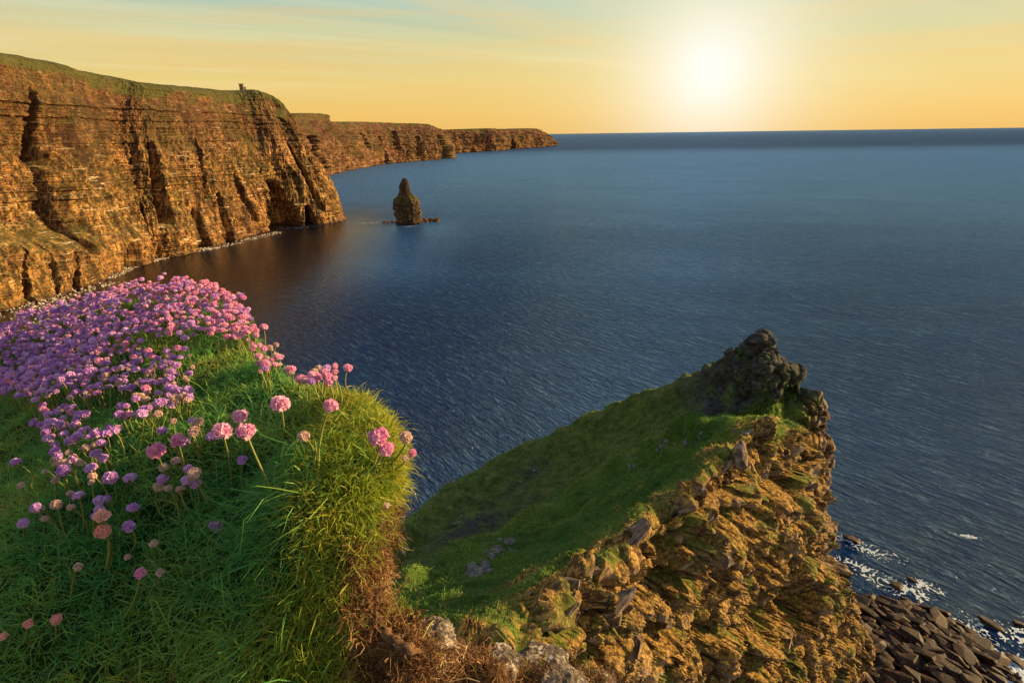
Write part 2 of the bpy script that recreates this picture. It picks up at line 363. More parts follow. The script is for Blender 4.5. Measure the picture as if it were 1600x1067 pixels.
# ------------------------------------------------------------------ the sea
def build_sea():
    m, t = material('sea_water'); p = t.pos(); px, py, pz = t.sep(p)
    dist = t.vmath('LENGTH', p)
    # crests run down to the right as seen from the cliff
    rot = R(50)
    w1 = t.noise(t.map(p, scale=(0.025, 0.075, 1), rot=(0, 0, rot)), 1.0, 3, 0.55, 0.5)
    w2 = t.noise(t.map(p, scale=(0.085, 0.36, 1), rot=(0, 0, rot)), 1.0, 4, 0.6, 0.8)
    w3 = t.noise(t.map(p, scale=(0.42, 1.1, 1), rot=(0, 0, rot + 0.25)), 1.0, 4, 0.62, 0.6)
    far = t.smooth(dist, 300, 2500)
    hgt = t.math('ADD', t.math('MULTIPLY', w1, 2.6), t.math('ADD', t.math('MULTIPLY', w2, 5.2), t.math('MULTIPLY', w3, 1.3)))
    patch = t.noise(t.map(p, scale=(0.0035, 0.009, 1), rot=(0, 0, R(20))), 1.0, 4, 0.6, 0.6)
    hgt = t.math('MULTIPLY', hgt, t.math('ADD', 0.25, t.math('MULTIPLY', patch, 1.5)))
    gust = t.noise(t.map(p, scale=(0.0006, 0.0022, 1), rot=(0, 0, R(8))), 1.0, 4, 0.6, 0.8)
    # sheltered bay under the main cliff: calmer water, its colour darkened for the cliff's reflection
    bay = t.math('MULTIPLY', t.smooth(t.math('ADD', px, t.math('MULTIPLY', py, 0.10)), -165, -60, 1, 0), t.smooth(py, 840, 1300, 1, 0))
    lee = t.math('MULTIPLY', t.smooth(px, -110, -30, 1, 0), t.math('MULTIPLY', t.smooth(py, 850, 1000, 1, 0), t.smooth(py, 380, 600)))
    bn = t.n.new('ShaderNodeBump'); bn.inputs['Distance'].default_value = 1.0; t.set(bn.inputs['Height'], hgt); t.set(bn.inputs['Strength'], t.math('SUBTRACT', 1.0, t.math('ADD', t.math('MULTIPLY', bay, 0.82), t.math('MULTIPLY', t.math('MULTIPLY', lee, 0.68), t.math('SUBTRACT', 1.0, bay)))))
    b = bn.outputs[0]
    deep = t.mix(t.smooth(gust, 0.4, 0.65), (0.001, 0.014, 0.075), (0.003, 0.030, 0.120))
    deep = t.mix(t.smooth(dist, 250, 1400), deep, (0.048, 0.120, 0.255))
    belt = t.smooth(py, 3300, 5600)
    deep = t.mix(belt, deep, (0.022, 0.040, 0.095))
    # sky glints on the wave crests, painted into the diffuse colour
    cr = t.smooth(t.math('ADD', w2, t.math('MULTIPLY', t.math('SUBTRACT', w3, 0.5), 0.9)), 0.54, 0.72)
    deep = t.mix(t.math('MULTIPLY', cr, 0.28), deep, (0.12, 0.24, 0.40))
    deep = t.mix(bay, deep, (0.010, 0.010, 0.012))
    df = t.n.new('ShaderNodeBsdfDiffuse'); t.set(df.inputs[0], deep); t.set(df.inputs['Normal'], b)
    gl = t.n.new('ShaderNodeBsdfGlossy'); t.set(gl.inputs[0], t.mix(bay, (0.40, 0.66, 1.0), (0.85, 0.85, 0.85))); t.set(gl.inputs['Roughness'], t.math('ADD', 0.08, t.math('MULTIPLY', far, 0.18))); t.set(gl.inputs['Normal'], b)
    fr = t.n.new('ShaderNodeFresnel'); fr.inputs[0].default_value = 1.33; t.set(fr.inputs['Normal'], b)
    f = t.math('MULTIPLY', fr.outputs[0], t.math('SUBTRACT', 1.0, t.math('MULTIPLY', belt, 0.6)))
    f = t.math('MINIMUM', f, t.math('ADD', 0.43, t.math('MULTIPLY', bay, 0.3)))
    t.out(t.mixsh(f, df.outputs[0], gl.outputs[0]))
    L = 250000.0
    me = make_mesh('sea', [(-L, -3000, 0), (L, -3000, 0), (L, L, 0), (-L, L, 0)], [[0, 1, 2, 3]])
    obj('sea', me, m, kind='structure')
build_sea()

# ------------------------------------------------------------------ cliffs
def build_cliff(name, pairs, mat, nu, nv, clefts=(), bulge=None, tail=None, amp=1.0, plateau=14.0, seed=0, th=4.2, corner=1e6):
    """pairs: (base px, base py, rim px, rim py, depth factor); the wall stands on the water line."""
    B = []; Rm = []; key = []
    for (bx, by, rx, ry, df) in pairs:
        b = UZ(bx, by, 0.0); dd = PROJ(b[None])[2][0]
        B.append(b); Rm.append(UD(rx, ry, dd * df)); key.append(bx)
    if tail:
        for i, (bx, by, rx, ry, rz) in enumerate(tail): B.append(np.array([bx, by, 0.0])); Rm.append(np.array([rx, ry, rz])); key.append(pairs[-1][0] + 20 * (i + 1))
    B = catmull(B, nu); Rm = catmull(Rm, nu); key = catmull(np.array(key, float)[:, None], nu)[:, 0]
    tan = np.gradient(B[:, :2], axis=0); L = np.concatenate([[0], np.cumsum(np.linalg.norm(np.diff(B[:, :2], axis=0), axis=1))])
    tn = norm(tan); out = np.stack([tn[:, 1], -tn[:, 0]], -1)      # towards the sea
    kk = 61; ker = np.ones(kk) / kk
    out = norm(np.stack([np.convolve(np.pad(out[:, i], kk // 2, 'edge'), ker, 'valid') for i in (0, 1)], -1))
    v = np.linspace(0, 1, nv)[:, None]
    s = 0.30 * v + 0.70 * v**1.9
    P = B[None] * (1 - s[..., None]) + Rm[None] * s[..., None]
    zr = Rm[None, :, 2]; P[..., 2] = -3 + (zr + 3) * v
    Z = P[..., 2]; Lx = L[None, :] + 0 * v
    sc = amp
    wx = Lx - Z * 0.10 + seed * 100
    big = ridge(wx / 150, Z / 400, seed, 2, 0.5)
    mid = ridge(wx / 42 + 0.4 * pn(wx / 90, Z / 60), Z / 130, seed + 3, 3, 0.55)
    sml = ridge(wx / 11, Z / 40, seed + 6, 3, 0.6)
    disp = 15 * (big - 0.7) + 8.0 * (mid - 0.8) + 2.8 * (sml - 0.7)
    env = 0.35 + 0.65 * np.sin(np.pi * np.clip(v * 0.9 + 0.08, 0, 1))
    disp = disp * env
    # beds of rock, each standing proud or set back
    zz = Z + 3 * pn(wx / 120, Z / 80, 9)
    li = np.floor(zz / th); lf = zz / th - li
    st = (h1(li, seed) - 0.5) * 4.2 + (h1(li + 1000, seed) > 0.8) * 1.6
    li2 = np.floor(zz / (th * 0.37)); st2 = (h1(li2, seed + 5) - 0.5) * 2.0
    pres = 0.45 + 0.55 * sstep(pn(wx / 55, Z / 50, 21), -0.3, 0.35)
    disp = disp + (st + st2) * pres + 1.6 * fbm(wx / 7, Z / 4.2, 4, 4, 0.6) + 0.9 * np.abs(pn(wx / 2.7, Z / 1.9, 8))
    K = key[None, :] + 0 * v
    for (ck, z0, z1, wk, dep, lean) in clefts:
        zc = np.clip((Z - z0) / max(z1 - z0, 1), 0, 1)
        c = ck + lean * (Z - z0); wloc = wk * (1.0 - 0.55 * zc) * (1 + 0.35 * pn(Z / 9, ck))
        e = sstep(Z, z0 - 8, z0 + 2) * (1 - sstep(Z, z1 - 10, z1 + 6)) if z0 > 3 else (1 - sstep(Z, z1 - 10, z1 + 6))
        disp = disp - 1.7 * dep * np.exp(-((K - c) / wloc) ** 4) * e
    if bulge: disp = disp + bulge(K, Z, wx)
    disp = disp * sc
    P[..., 0] += out[None, :, 0] * disp; P[..., 1] += out[None, :, 1] * disp
    grassm = sstep(v + 0.10 * pn(wx / 40, Z / 25, 2), 0.93, 1.0) * np.ones_like(Lx)
    # turf above the rim, running inland
    rim = P[-1]; ex = []; eg = []
    steps = [(3, 2.5), (9, 6), (20, 9.5), (38, 12.5), (62, 14), (95, 12), (160, 4), (300, -10), (500, -60)]
    tap = 1 - 0.75 * sstep(key, corner - 110, corner - 10)
    for (dx, dz) in steps:
        q = rim.copy(); q[:, 0] -= out[:, 0] * dx * tap; q[:, 1] -= out[:, 1] * dx * tap
        q[:, 0] = q[:, 0] * 1.0; q[:, 2] = q[:, 2] + dz * tap * plateau / 14 + 0.8 * fbm(L / 25, dx / 30.0, 1, 3)
        ex.append(q); eg.append(np.ones(nu))
    P = np.concatenate([P, np.array(ex)], 0); G = np.concatenate([grassm, np.array(eg)], 0)
    nr = P.shape[0]
    me = make_mesh(name, P.reshape(-1, 3), grid_faces(nr, nu), False); add_attr(me, 'grass', G)
    o = obj(name, me, mat, kind='structure')
    return o, P, out

def bulge_main(K, Z, wx):
    # the low spur at the left with a grassed shoulder; lower slopes flare outwards
    sp = sstep(K, -320, -240) * (1 - sstep(K, 120, 165))
    top = 46 + 0.0 * K - 0.12 * np.clip(K, 0, 200) + 5 * pn(wx / 30, 0.3)
    w = 12 * sp * (1 - sstep(Z, top - 4, top + 26)) - 34 * sp * sstep(Z, top - 4, top + 26) * (1 - sstep(Z, 110, 175))
    sp2 = np.exp(-((K - 200) / 28) ** 4); w2 = 16 * sp2 * (1 - sstep(Z, 22, 52))
    sp3 = np.exp(-((K - 290) / 30) ** 4); w3 = 9 * sp3 * (1 - sstep(Z, 10, 45))
    return w + w2 + w3
pairs = [(-420, 640, -470, -10, 1.06), (-200, 530, -240, 38, 1.08), (0, 478, -30, 84, 1.10), (80, 455, 45, 97, 1.10), (150, 434, 110, 110, 1.10), (212, 408, 180, 127, 1.08), (262, 400, 225, 138, 1.07),
         (310, 388, 268, 143, 1.06), (350, 378, 305, 146, 1.06), (400, 365, 340, 148, 1.06), (440, 356, 370, 150, 1.06), (480, 352, 408, 146, 1.055), (526, 347, 437, 160, 1.045)]
tail = [(-292, 985, -372, 1000, 158), (-345, 1050, -430, 1060, 162), (-520, 1180, -580, 1150, 165)]
clefts = [(128, 30, 122, 7, 26, -0.10), (262, 40, 125, 8, 24, -0.05), (306, -5, 46, 9, 26, 0), (352, -5, 60, 5, 16, -0.1), (447, -5, 66, 22, 30, -0.1), (485, -5, 26, 8, 30, 0),
          (120, 110, 175, 9, 18, -0.5), (420, -5, 40, 4, 12, 0), (395, 20, 90, 5, 12, -0.2), (505, 25, 120, 5, 14, -0.15), (232, 20, 60, 4, 12, 0), (60, -5, 40, 4, 18, 0.3), (20, -5, 42, 5, 20, 0.3), (90, -5, 30, 4, 12, 0.3), (-30, 40, 110, 6, 18, 0), (330, 60, 130, 5, 12, -0.1), (178, -5, 24, 8, 16, 0)]
cliff, CP, Cout = build_cliff('cliff', pairs, M_cliff, 940, 350, clefts, bulge_main, tail, 1.0, 12.0, 1, 4.2, 526)

pairs2 = [(470, 282, 425, 180, 1.02), (505, 275, 470, 178, 1.02), (530, 269, 511, 179, 1.02), (545, 266, 515, 190, 1.02), (590, 258, 570, 191, 1.02), (640, 253, 625, 193, 1.02), (680, 250, 668, 195, 1.02), (703, 247, 688, 206, 1.01)]
tail2 = [(-620, 3900, -700, 3900, 150), (-900, 4300, -950, 4300, 150)]
clefts2 = [(502, 20, 130, 6, 70, -0.05), (550, 60, 160, 4, 40, 0), (600, 0, 110, 3, 40, 0), (620, 60, 150, 4, 45, 0), (655, 30, 120, 3, 40, 0), (690, 0, 130, 4, 45, 0), (575, 80, 140, 4, 40, 0)]
build_cliff('cliff', pairs2, M_cliff2, 420, 130, clefts2, None, tail2, 2.6, 2.0, 2, 8)
pairs3 = [(690, 241, 685, 203, 1.01), (720, 239, 715, 203, 1.01), (752, 237, 748, 203, 1.01), (770, 236, 765, 201, 1.01), (800, 233, 795, 203, 1.01), (830, 231, 822, 201, 1.01), (850, 229.5, 838, 202, 1.01), (866, 228, 850, 208, 1.0)]
tail3 = [(500, 7000, 420, 7000, 130), (200, 7600, 150, 7600, 120)]
clefts3 = [(758, 0, 110, 3, 70, 0), (800, 0, 90, 3, 60, 0), (735, 0, 80, 2, 50, 0)]
build_cliff('cliff', pairs3, M_cliff2, 300, 80, clefts3, None, tail3, 4.0, 1.0, 3, 14)

# ------------------------------------------------------------------ watch tower on the cliff top
def box_bm(bm, x0, x1, y0, y1, z0, z1):
    vs = [bm.verts.new(c) for c in ((x0, y0, z0), (x1, y0, z0), (x1, y1, z0), (x0, y1, z0), (x0, y0, z1), (x1, y0, z1), (x1, y1, z1), (x0, y1, z1))]
    for f in ((0, 3, 2, 1), (4, 5, 6, 7), (0, 1, 5, 4), (1, 2, 6, 5), (2, 3, 7, 6), (3, 0, 4, 7)): bm.faces.new([vs[i] for i in f])
def bm_obj(name, bm, mat, parent=None, **pr):
    me = bpy.data.meshes.new(name); bm.to_mesh(me); bm.free(); return obj(name, me, mat, parent, **pr)
def build_tower():
    m, t = material('tower_masonry')
    c = t.ramp(t.noise(t.map(t.pos(), scale=(1, 1, 2)), 1.2, 4, 0.6), [(0.3, (0.09, 0.06, 0.04)), (0.6, (0.24, 0.17, 0.10))]); t.out(t.principled(c, 0.9, 0.2, t.bump(c, 0.5, 0.1)))
    best = None; px, py, dd = PROJ(CP.reshape(-1, 3)); G = CP.reshape(-1, 3)
    sel = np.where(np.abs(px - 376) < 2.5)[0]; k = sel[np.argmin(py[sel])]
    p = G[k]
    r = bpy.data.objects.new('watch_tower', None); COL.objects.link(r); r.location = (p[0], p[1], p[2] - 0.6); r.rotation_euler.z = R(14)
    r['label'] = 'small square stone watch tower with a round turret on the grassy clifftop'; r['category'] = 'tower'
    bm = bmesh.new(); box_bm(bm, -3, 3, -3, 3, -1, 8.6); bm_obj('wall', bm, m, r)
    bm = bmesh.new()
    box_bm(bm, -3.4, 3.4, -3.4, 3.4, 8.602, 9.2)
    bm_obj('parapet', bm, m, r)
    me = None
    for i, (a, b) in enumerate([(-3.1, -3.1), (0, -3.1), (3.1, -3.1), (-3.1, 3.1), (0, 3.1), (3.1, 3.1), (-3.1, 0), (3.1, 0)]):
        if me is None:
            bm = bmesh.new(); box_bm(bm, -0.6, 0.6, -0.35, 0.35, 0, 1.0); o = bm_obj('merlon', bm, m, r); me = o.data
        else: o = obj('merlon', me, m, r)
        o.location = (a * 0.96, b * 0.96, 9.202)
    bm = bmesh.new(); bmesh.ops.create_cone(bm, cap_ends=True, segments=14, radius1=1.7, radius2=1.6, depth=6.6); o = bm_obj('turret', bm, m, r); o.location = (5.6, 0, 2.2)
    bm = bmesh.new(); box_bm(bm, -0.4, 0.4, -0.05, 0.05, 0, 1.6); md, td = material('dark_window_opening'); td.out(td.principled((0.02, 0.015, 0.01), 0.9))
    w = bm_obj('window', bm, md, r); w.location = (0.6, -3.03, 4.8)
    w2 = obj('window', w.data, md, r); w2.location = (0.6, -3.03, 1.6)
build_tower()

# ------------------------------------------------------------------ sea stack with its reef
def build_stack():
    base = UZ(640, 350, 0); d0 = PROJ(base[None])[2][0]
    prof = [(354, 620, 658), (349, 622, 657), (344, 621, 657), (338, 621, 657), (327, 620, 656), (317, 619, 655), (311, 620, 653), (307, 623, 650), (304, 626.5, 646), (300, 628, 643.5), (289, 628.5, 642), (283, 630.5, 641), (279, 633, 640), (277, 634, 638.5)]
    nv, nu = 170, 190
    C = []; 
    for (yy, a, b) in prof:
        pa, pb = UD(a, yy, d0), UD(b, yy, d0); C.append([(pa[0] + pb[0]) / 2, (pa[1] + pb[1]) / 2 * 0 + base[1], (pa[2] + pb[2]) / 2, (pb[0] - pa[0]) / 2])
    C = np.array(C); C[0, 2] = -4
    zq = np.linspace(C[0, 2], C[-1, 2], nv); C = np.stack([np.interp(zq, C[:, 2], C[:, i]) for i in range(4)], -1); C[:, 3] *= 1.0
    a = np.linspace(0, 2 * np.pi, nu, endpoint=False)[None]; rr = C[:, 3:4]; Z = C[:, 2:3] + 0 * a
    li = np.floor((Z + 1.5 * pn(np.cos(a) * 2, np.sin(a) * 2, 2)) / 2.6)
    q = (h1(li, 4) - 0.5) * 2.4 + 3.4 * (ridge(np.cos(a) * 2.4, np.sin(a) * 2.4, Z / 60, 3) - 0.7) + 3.2 * fbm(np.cos(a) * 3, np.sin(a) * 3, Z / 6, 4, 0.7)
    sq = 0.97 + 0.16 * np.cos(4 * (a - 0.62))
    rad = rr * sq + q * np.minimum(1, rr / 14) * 0.8
    P = np.stack([C[:, 0:1] + np.cos(a) * rad, C[:, 1:2] + np.sin(a) * rad * 0.85, Z + 0.5 * fbm(np.cos(a) * 5, np.sin(a) * 5, Z / 3, 2)], -1)
    V = np.concatenate([P.reshape(-1, 3), P[-1].mean(0)[None]]); Fq = grid_faces(nv, nu, True)
    k = (nv - 1) * nu; cap = np.array([[k + i, k + (i + 1) % nu, nv * nu, nv * nu] for i in range(nu)])
    me = bpy.data.meshes.new('sea_stack'); me.from_pydata(V.tolist(), [], Fq.tolist() + [c[:3].tolist() for c in cap]); me.update()
    add_attr(me, 'grass', 0.0 * V[:, 0] + ((V[:, 2] > 37) & (V[:, 2] < 43)) * 0.7)
    obj('sea_stack', me, M_stack, label='tall tapering rock stack standing alone in the blue bay', category='sea stack')
    def reef(a, b, lab, hgt, wid):
        pa, pb = UZ(*a, 0), UZ(*b, 0); n, m_ = 90, 24
        uu = np.linspace(0, 1, n)[None]; w = np.linspace(-1, 1, m_)[:, None]
        hh = hgt * (1 - w**2) * (0.55 + 0.6 * pn(uu * 9, w * 2, 3.3) + 0.35 * pn(uu * 24, w * 4, 1.3)) * np.clip(np.minimum(uu, 1 - uu) * 14, 0, 1) ** 0.5 - 0.4
        X = pa[0] + (pb[0] - pa[0]) * uu + 0 * w; Y = pa[1] + (pb[1] - pa[1]) * uu + w * wid * (1 + 0.5 * pn(uu * 8, 0.2))
        me = make_mesh('reef', np.stack([X, Y, hh], -1).reshape(-1, 3), grid_faces(m_, n))
        add_attr(me, 'grass', np.zeros(n * m_)); obj('reef', me, M_boulder if False else M_cliff, label=lab, category='reef')
    reef((652, 347), (688, 345.5), 'low rough reef on the right of the sea stack, ending in open water', 6.5, 9)
    reef((596, 348), (626, 347), 'thin low reef on the left of the sea stack, barely above water', 3.2, 6)
build_stack()

# ------------------------------------------------------------------ the grassy headland below the viewpoint
def build_headland():
    def row(*pts): return [UZ(a, b, c) if len(p) == 3 else None for p in pts for (a, b, c) in [p]]
    #        sea base right      face low          face mid          face high        crest            slope A mid       edge L top       edge L foot      slope B mid      outer edge       sea base left
    rows = [
     row((900, 1900, -2), (860, 1560, 35), (800, 1330, 68), (700, 1210, 88), (600, 1120, 103), (580, 1060, 96), (575, 1000, 86), (570, 985, 83), (560, 930, 72), (540, 890, 62), (470, 850, -3)),
     row((1060, 1620, -2), (1020, 1420, 32), (950, 1240, 62), (860, 1110, 84), (770, 1008, 100), (700, 965, 90), (640, 930, 80), (634, 918, 77), (615, 885, 68), (596, 852, 60), (500, 800, -3)),
     row((1180, 1420, -2), (1140, 1290, 26), (1080, 1150, 54), (990, 1030, 78), (895, 925, 95), (800, 895, 85), (722, 868, 75), (716, 860, 72), (680, 830, 63), (645, 795, 55), (560, 740, -3)),
     row((1240, 1290, -2), (1200, 1190, 24), (1150, 1080, 50), (1080, 965, 74), (1000, 850, 92), (900, 842, 82), (805, 832, 71), (800, 818, 67), (765, 775, 60), (720, 735, 54), (650, 670, -3)),
     row((1290, 1200, -2), (1250, 1110, 22), (1205, 1010, 47), (1145, 900, 71), (1080, 782, 91), (985, 775, 80), (900, 768, 69), (896, 758, 66), (875, 715, 60), (848, 673, 56), (770, 600, -3)),
     row((1320, 1130, -2), (1290, 1050, 20), (1250, 950, 44), (1205, 830, 70), (1160, 705, 91), (1085, 706, 82), (1005, 708, 74), (1003, 700, 72), (985, 665, 68), (960, 626, 64), (900, 540, -3)),
     row((1338, 1095, -2), (1330, 1010, 14), (1302, 905, 38), (1262, 770, 68), (1216, 668, 89), (1150, 655, 87), (1085, 664, 82), (1078, 655, 80.5), (1080, 625, 77), (1080, 592, 74), (1010, 500, -3)),
     row((1360, 1075, -2), (1345, 990, 14), (1300, 890, 36), (1266, 740, 66), (1250, 662, 80), (1205, 652, 81), (1150, 640, 82), (1140, 622, 83), (1130, 600, 83), (1118, 576, 82), (1080, 480, -3)),
     row((1350, 1040, -2), (1330, 950, 14), (1296, 840, 38), (1280, 730, 64), (1298, 648, 80), (1278, 604, 85), (1235, 582, 89), (1210, 560, 92), (1188, 544, 93), (1165, 556, 88), (1120, 470, -3)),
     row((1335, 990, -2), (1318, 900, 14), (1290, 800, 36), (1290, 710, 60), (1293, 650, 77), (1275, 600, 84), (1250, 572, 88), (1225, 556, 90), (1203, 545, 91), (1180, 555, 84), (1150, 460, -3)),
     row((1300, 900, -2), (1290, 850, 8), (1280, 790, 26), (1270, 720, 48), (1270, 660, 66), (1255, 620, 74), (1240, 595, 78), (1225, 580, 78), (1210, 575, 76), (1195, 572, 70), (1170, 460, -3)),
    ]
    G = np.array([[np.array(p) for p in r] for r in rows])
    for i in range(1, 11):
        for j in ((8, 9) if i < 7 else (4, 5, 6, 7, 8, 9)):
            x_, y_, _ = PROJ(G[i, j][None]); zz = G[i, j, 2]; G[i, j] = UZ(x_[0], y_[0] + (24 if j == 9 else 14) * (1.35 if i in (8, 9) and j > 6 else 1.0), zz)
    # the far side falls steeply from the outer edge to the sea
    e = G[:, 9]; ax = G[:, 9, :2] - G[:, 8, :2]; ax = ax / np.linalg.norm(ax, axis=1, keepdims=True)
    G[:, 10, :2] = e[:, :2] + ax * 9; G[:, 10, 2] = -3
    nu, nv = 560, 560
    # parameter spacing: more samples on the face, fewer on hidden drops
    A = catmull(G, nu)
    wts = np.array([0.5, 1.0, 1.5, 1.5, 1.3, 1.2, 0.5, 0.9, 1.0, 0.6]); cw = np.concatenate([[0], np.cumsum(wts)]); cw /= cw[-1]
    B = catmull(np.swapaxes(A, 0, 1), 1001)
    tgt = np.interp(np.linspace(0, 1, nv), cw, np.linspace(0, 1, len(cw)))   # -> parameter
    idx = tgt * 1000; i0 = np.minimum(idx.astype(int), 999); f = (idx - i0)[:, None, None]
    P = B[i0] * (1 - f) + B[i0 + 1] * f                                       # (nv, nu, 3)
    cpar = (tgt * 10)[:, None] + np.zeros((1, nu)); rpar = np.linspace(0, 10, nu)[None] + np.zeros((nv, 1))
    N = grid_normals(P)
    if N[nv // 2, nu // 2, 2] < 0: N = -N
    X, Y, Z = P[..., 0], P[..., 1], P[..., 2]
    edge_n = 0.45 * pn(X / 6, Y / 6, Z / 6) + 0.25 * pn(X / 2.0, Y / 2.0, Z / 2.0)
    rock = 1 - sstep(cpar + edge_n, 3.85, 4.2)
    tip = sstep(rpar + edge_n, 7.0, 7.8); tipr = tip * (1 - sstep(cpar, 4.6, 5.3))
    rock = np.maximum(rock, tipr)
    rock = np.maximum(rock, sstep(cpar, 8.95, 9.1))
    dry = np.clip(1 - sstep(cpar + 2.0 * edge_n, 4.0, 4.75), 0, 1) * (1 - 0.6 * sstep(rpar, 6.2, 7.5) * sstep(cpar, 4.2, 5))
    slate = np.zeros_like(dry)
    slate = np.maximum(slate, sstep(rpar, 5.2, 6.6) * sstep(cpar, 5.9, 6.6))
    slate = np.maximum(slate, np.exp(-((rpar - 2.5) / 0.9) ** 2 - ((cpar - 7.6) / 0.5) ** 2)); slate = np.maximum(slate, 0.8 * np.exp(-((cpar - 7.0) / 0.14) ** 2))
    slate = np.maximum(slate, 0.7 * np.exp(-((rpar - 3.6) / 0.3) ** 2 - ((cpar - 8.1) / 0.3) ** 2))
    rockd = np.maximum(rock, tip * (1 - sstep(cpar, 8.6, 9.0))); slate = np.maximum(slate, tip * sstep(cpar, 4.6, 5.3))
    # rock beds
    bd = (X * -0.50 - Y * 0.05 + Z * 0.86)
    bw = bd + 1.2 * pn(X / 9, Y / 9, Z / 9)
    li = np.floor(bw / 2.1); li2 = np.floor(bw / 0.75)
    blk = fbm(X / 5.5, Y / 5.5, Z / 4, 4, 0.55)
    cell = np.floor(blk * 5) / 5
    # jointed blocks lying on the beds
    ux = X * 0.86 + Z * 0.50 + 1.0 * pn(X / 5, Y / 5, Z / 5); uy = Y + 1.0 * pn(X / 5, Y / 5, Z / 5 + 9); uz = bw
    a1, a2, ac = worley(ux / 7.0, uy / 7.0, uz / 4.4); b1, b2, bc = worley(ux / 2.6 + 7, uy / 2.6, uz / 2.0); c1, c2, cc = worley(ux / 1.1 + 3, uy / 1.1, uz / 1.0)
    rd = (ac - 0.5) * 2.8 + (bc - 0.5) * 1.3 + (cc - 0.5) * 0.3 - 1.7 * (1 - sstep(a2 - a1, 0.0, 0.14)) - 0.5 * (1 - sstep(b2 - b1, 0.0, 0.16)) + 3.6 * (ridge(X / 19, Y / 19, Z / 30, 2) - 0.7) + 1.6 * fbm(X / 5, Y / 5, Z / 5, 3) - 2.2 * sstep(ridge(X / 8 + 4, Y / 8, Z / 7, 2), 1.05, 1.35) + 0.12 * fbm(X / 1.1, Y / 1.1, Z / 1.1, 3, 0.6)
    gd = 0.9 * fbm(X / 9, Y / 9, Z / 9, 3) + 0.28 * np.abs(fbm(X / 2.2, Y / 2.2, Z / 2.2, 3, 0.6)) + 0.14 * fbm(X / 0.7, Y / 0.7, Z / 0.7, 2)
    amp = 0.35 + 0.65 * (1 - sstep(np.abs(cpar - 3.9), 0.0, 0.35) * 0)
    lip = 2.8 * np.exp(-((cpar - 5.9) / 0.22) ** 2) - 3.6 * np.exp(-((cpar - 7.05) / 0.35) ** 2)
    lip = lip * (0.6 + 0.7 * pn(rpar * 2.3, 0.7)) * (1 - sstep(rpar, 6.2, 7.2))
    terr = 0.55 * np.abs(pn(Z / 1.5, rpar * 2.5, 3)) + 0.8 * pn(X / 5, Y / 5, Z / 1.8)
    disp = rd * rockd * (0.95 - 0.35 * tip) + (gd + lip + terr) * (1 - rockd)
    hx, hy, _ = PROJ(P.reshape(-1, 3)); hx = hx.reshape(X.shape); hy = hy.reshape(X.shape)
    for (a, b, wa, wb, dep) in ((1148, 812, 34, 26, 4.5), (1236, 962, 44, 44, 5.0), (1186, 872, 18, 26, 3.0), (1050, 905, 34, 12, 2.2), (1012, 985, 26, 16, 2.2), (1245, 622, 24, 30, 2.5), (1290, 880, 14, 34, 2.5), (1110, 985, 40, 14, 2.0), (940, 1010, 20, 26, 2.0), (1215, 760, 26, 14, 2.0), (1180, 1040, 34, 16, 2.4)):
        rr2 = (((hx - a) + 0.6 * (hy - b)) / wa) ** 2 + ((hy - b) / wb) ** 2 + 0.5 * pn(X / 2.5, Y / 2.5, Z / 2.5)
        disp = disp - 1.7 * dep * np.exp(-np.clip(rr2, 0, 9) ** 2) * rockd
    P = P + N * disp[..., None]
    me = make_mesh('headland', P.reshape(-1, 3), grid_faces(nv, nu), False)
    add_attr(me, 'rock', rock); add_attr(me, 'tip', tip); add_attr(me, 'block', bc * 0.6 + ac * 0.4); add_attr(me, 'joint', 1 - np.minimum(sstep(a2 - a1, 0.0, 0.10), sstep(b2 - b1, 0.0, 0.10))); add_attr(me, 'dry', dry); add_attr(me, 'slate', slate); add_attr(me, 'olive', np.clip(sstep(cpar, 6.7, 7.3) + 0.8 * np.exp(-((cpar - 5.95) / 0.12) ** 2), 0, 1) * (1 - sstep(rpar, 6.8, 7.5)))  # narrow olive strip on the ledge lip paints in its sunlit rim
    ho = obj('headland', me, M_head, kind='structure')
    N2 = grid_normals(P); 
    if N2[nv // 2, nu // 2, 2] < 0: N2 = -N2
    # --- tufts
    px, py, dd = PROJ(P.reshape(-1, 3)); pf = P.reshape(-1, 3); nf = N2.reshape(-1, 3)
    du = np.gradient(P, axis=1); dv = np.gradient(P, axis=0); area = np.linalg.norm(np.cross(du, dv), axis=-1).reshape(-1)
    vis = ((px > 560) & (px < 1380) & (py > 500) & (py < 1120)).astype(float)
    def scatter(wt, n):
        w = wt * vis * area / dd**1.0; w /= w.sum(); k = RNG.choice(len(pf), n, p=w)
        j = RNG.normal(size=(n, 3)) * 0.12; return k, pf[k] + j
    rk = rock.reshape(-1); dr = dry.reshape(-1); sl = slate.reshape(-1)
    nz = nf[:, 2]
    # green slope, combed downhill
    k, root = scatter((1 - rk) * (1 - 0.8 * dr) * (1 - 0.9 * sl) * (0.35 + 0.65 * (1 - sstep(cpar.reshape(-1), 6.7, 7.2))), 70000)
    n = nf[k]; down = norm(n * n[:, 2:3] - np.array([0, 0, 1.0])); L = RNG.uniform(0.25, 0.75, len(k)) * (1 + 0.5 * pn(root[:, 0] / 5, root[:, 1] / 5))
    L = L * np.clip(dd[k] / 85, 0.3, 1)
    tip = root + (n * 0.55 + down * 0.8 + RNG.normal(size=(len(k), 3)) * 0.25) * L[:, None]
    side = norm(np.cross(tip - root, RNG.normal(size=(len(k), 3))))
    patch = sstep(fbm(root[:, 0] / 14, root[:, 1] / 14, 0, 3), -0.4, 0.5)
    blades(root, tip, side, RNG.uniform(0.03, 0.08, len(k)) * np.clip(dd[k] / 85, 0.3, 1), n * 0.05, M_hgrass, 'grass', np.clip(0.6 * patch + 0.4 * RNG.random(len(k)), 0, 1) * 0.93, 1, kind='stuff')
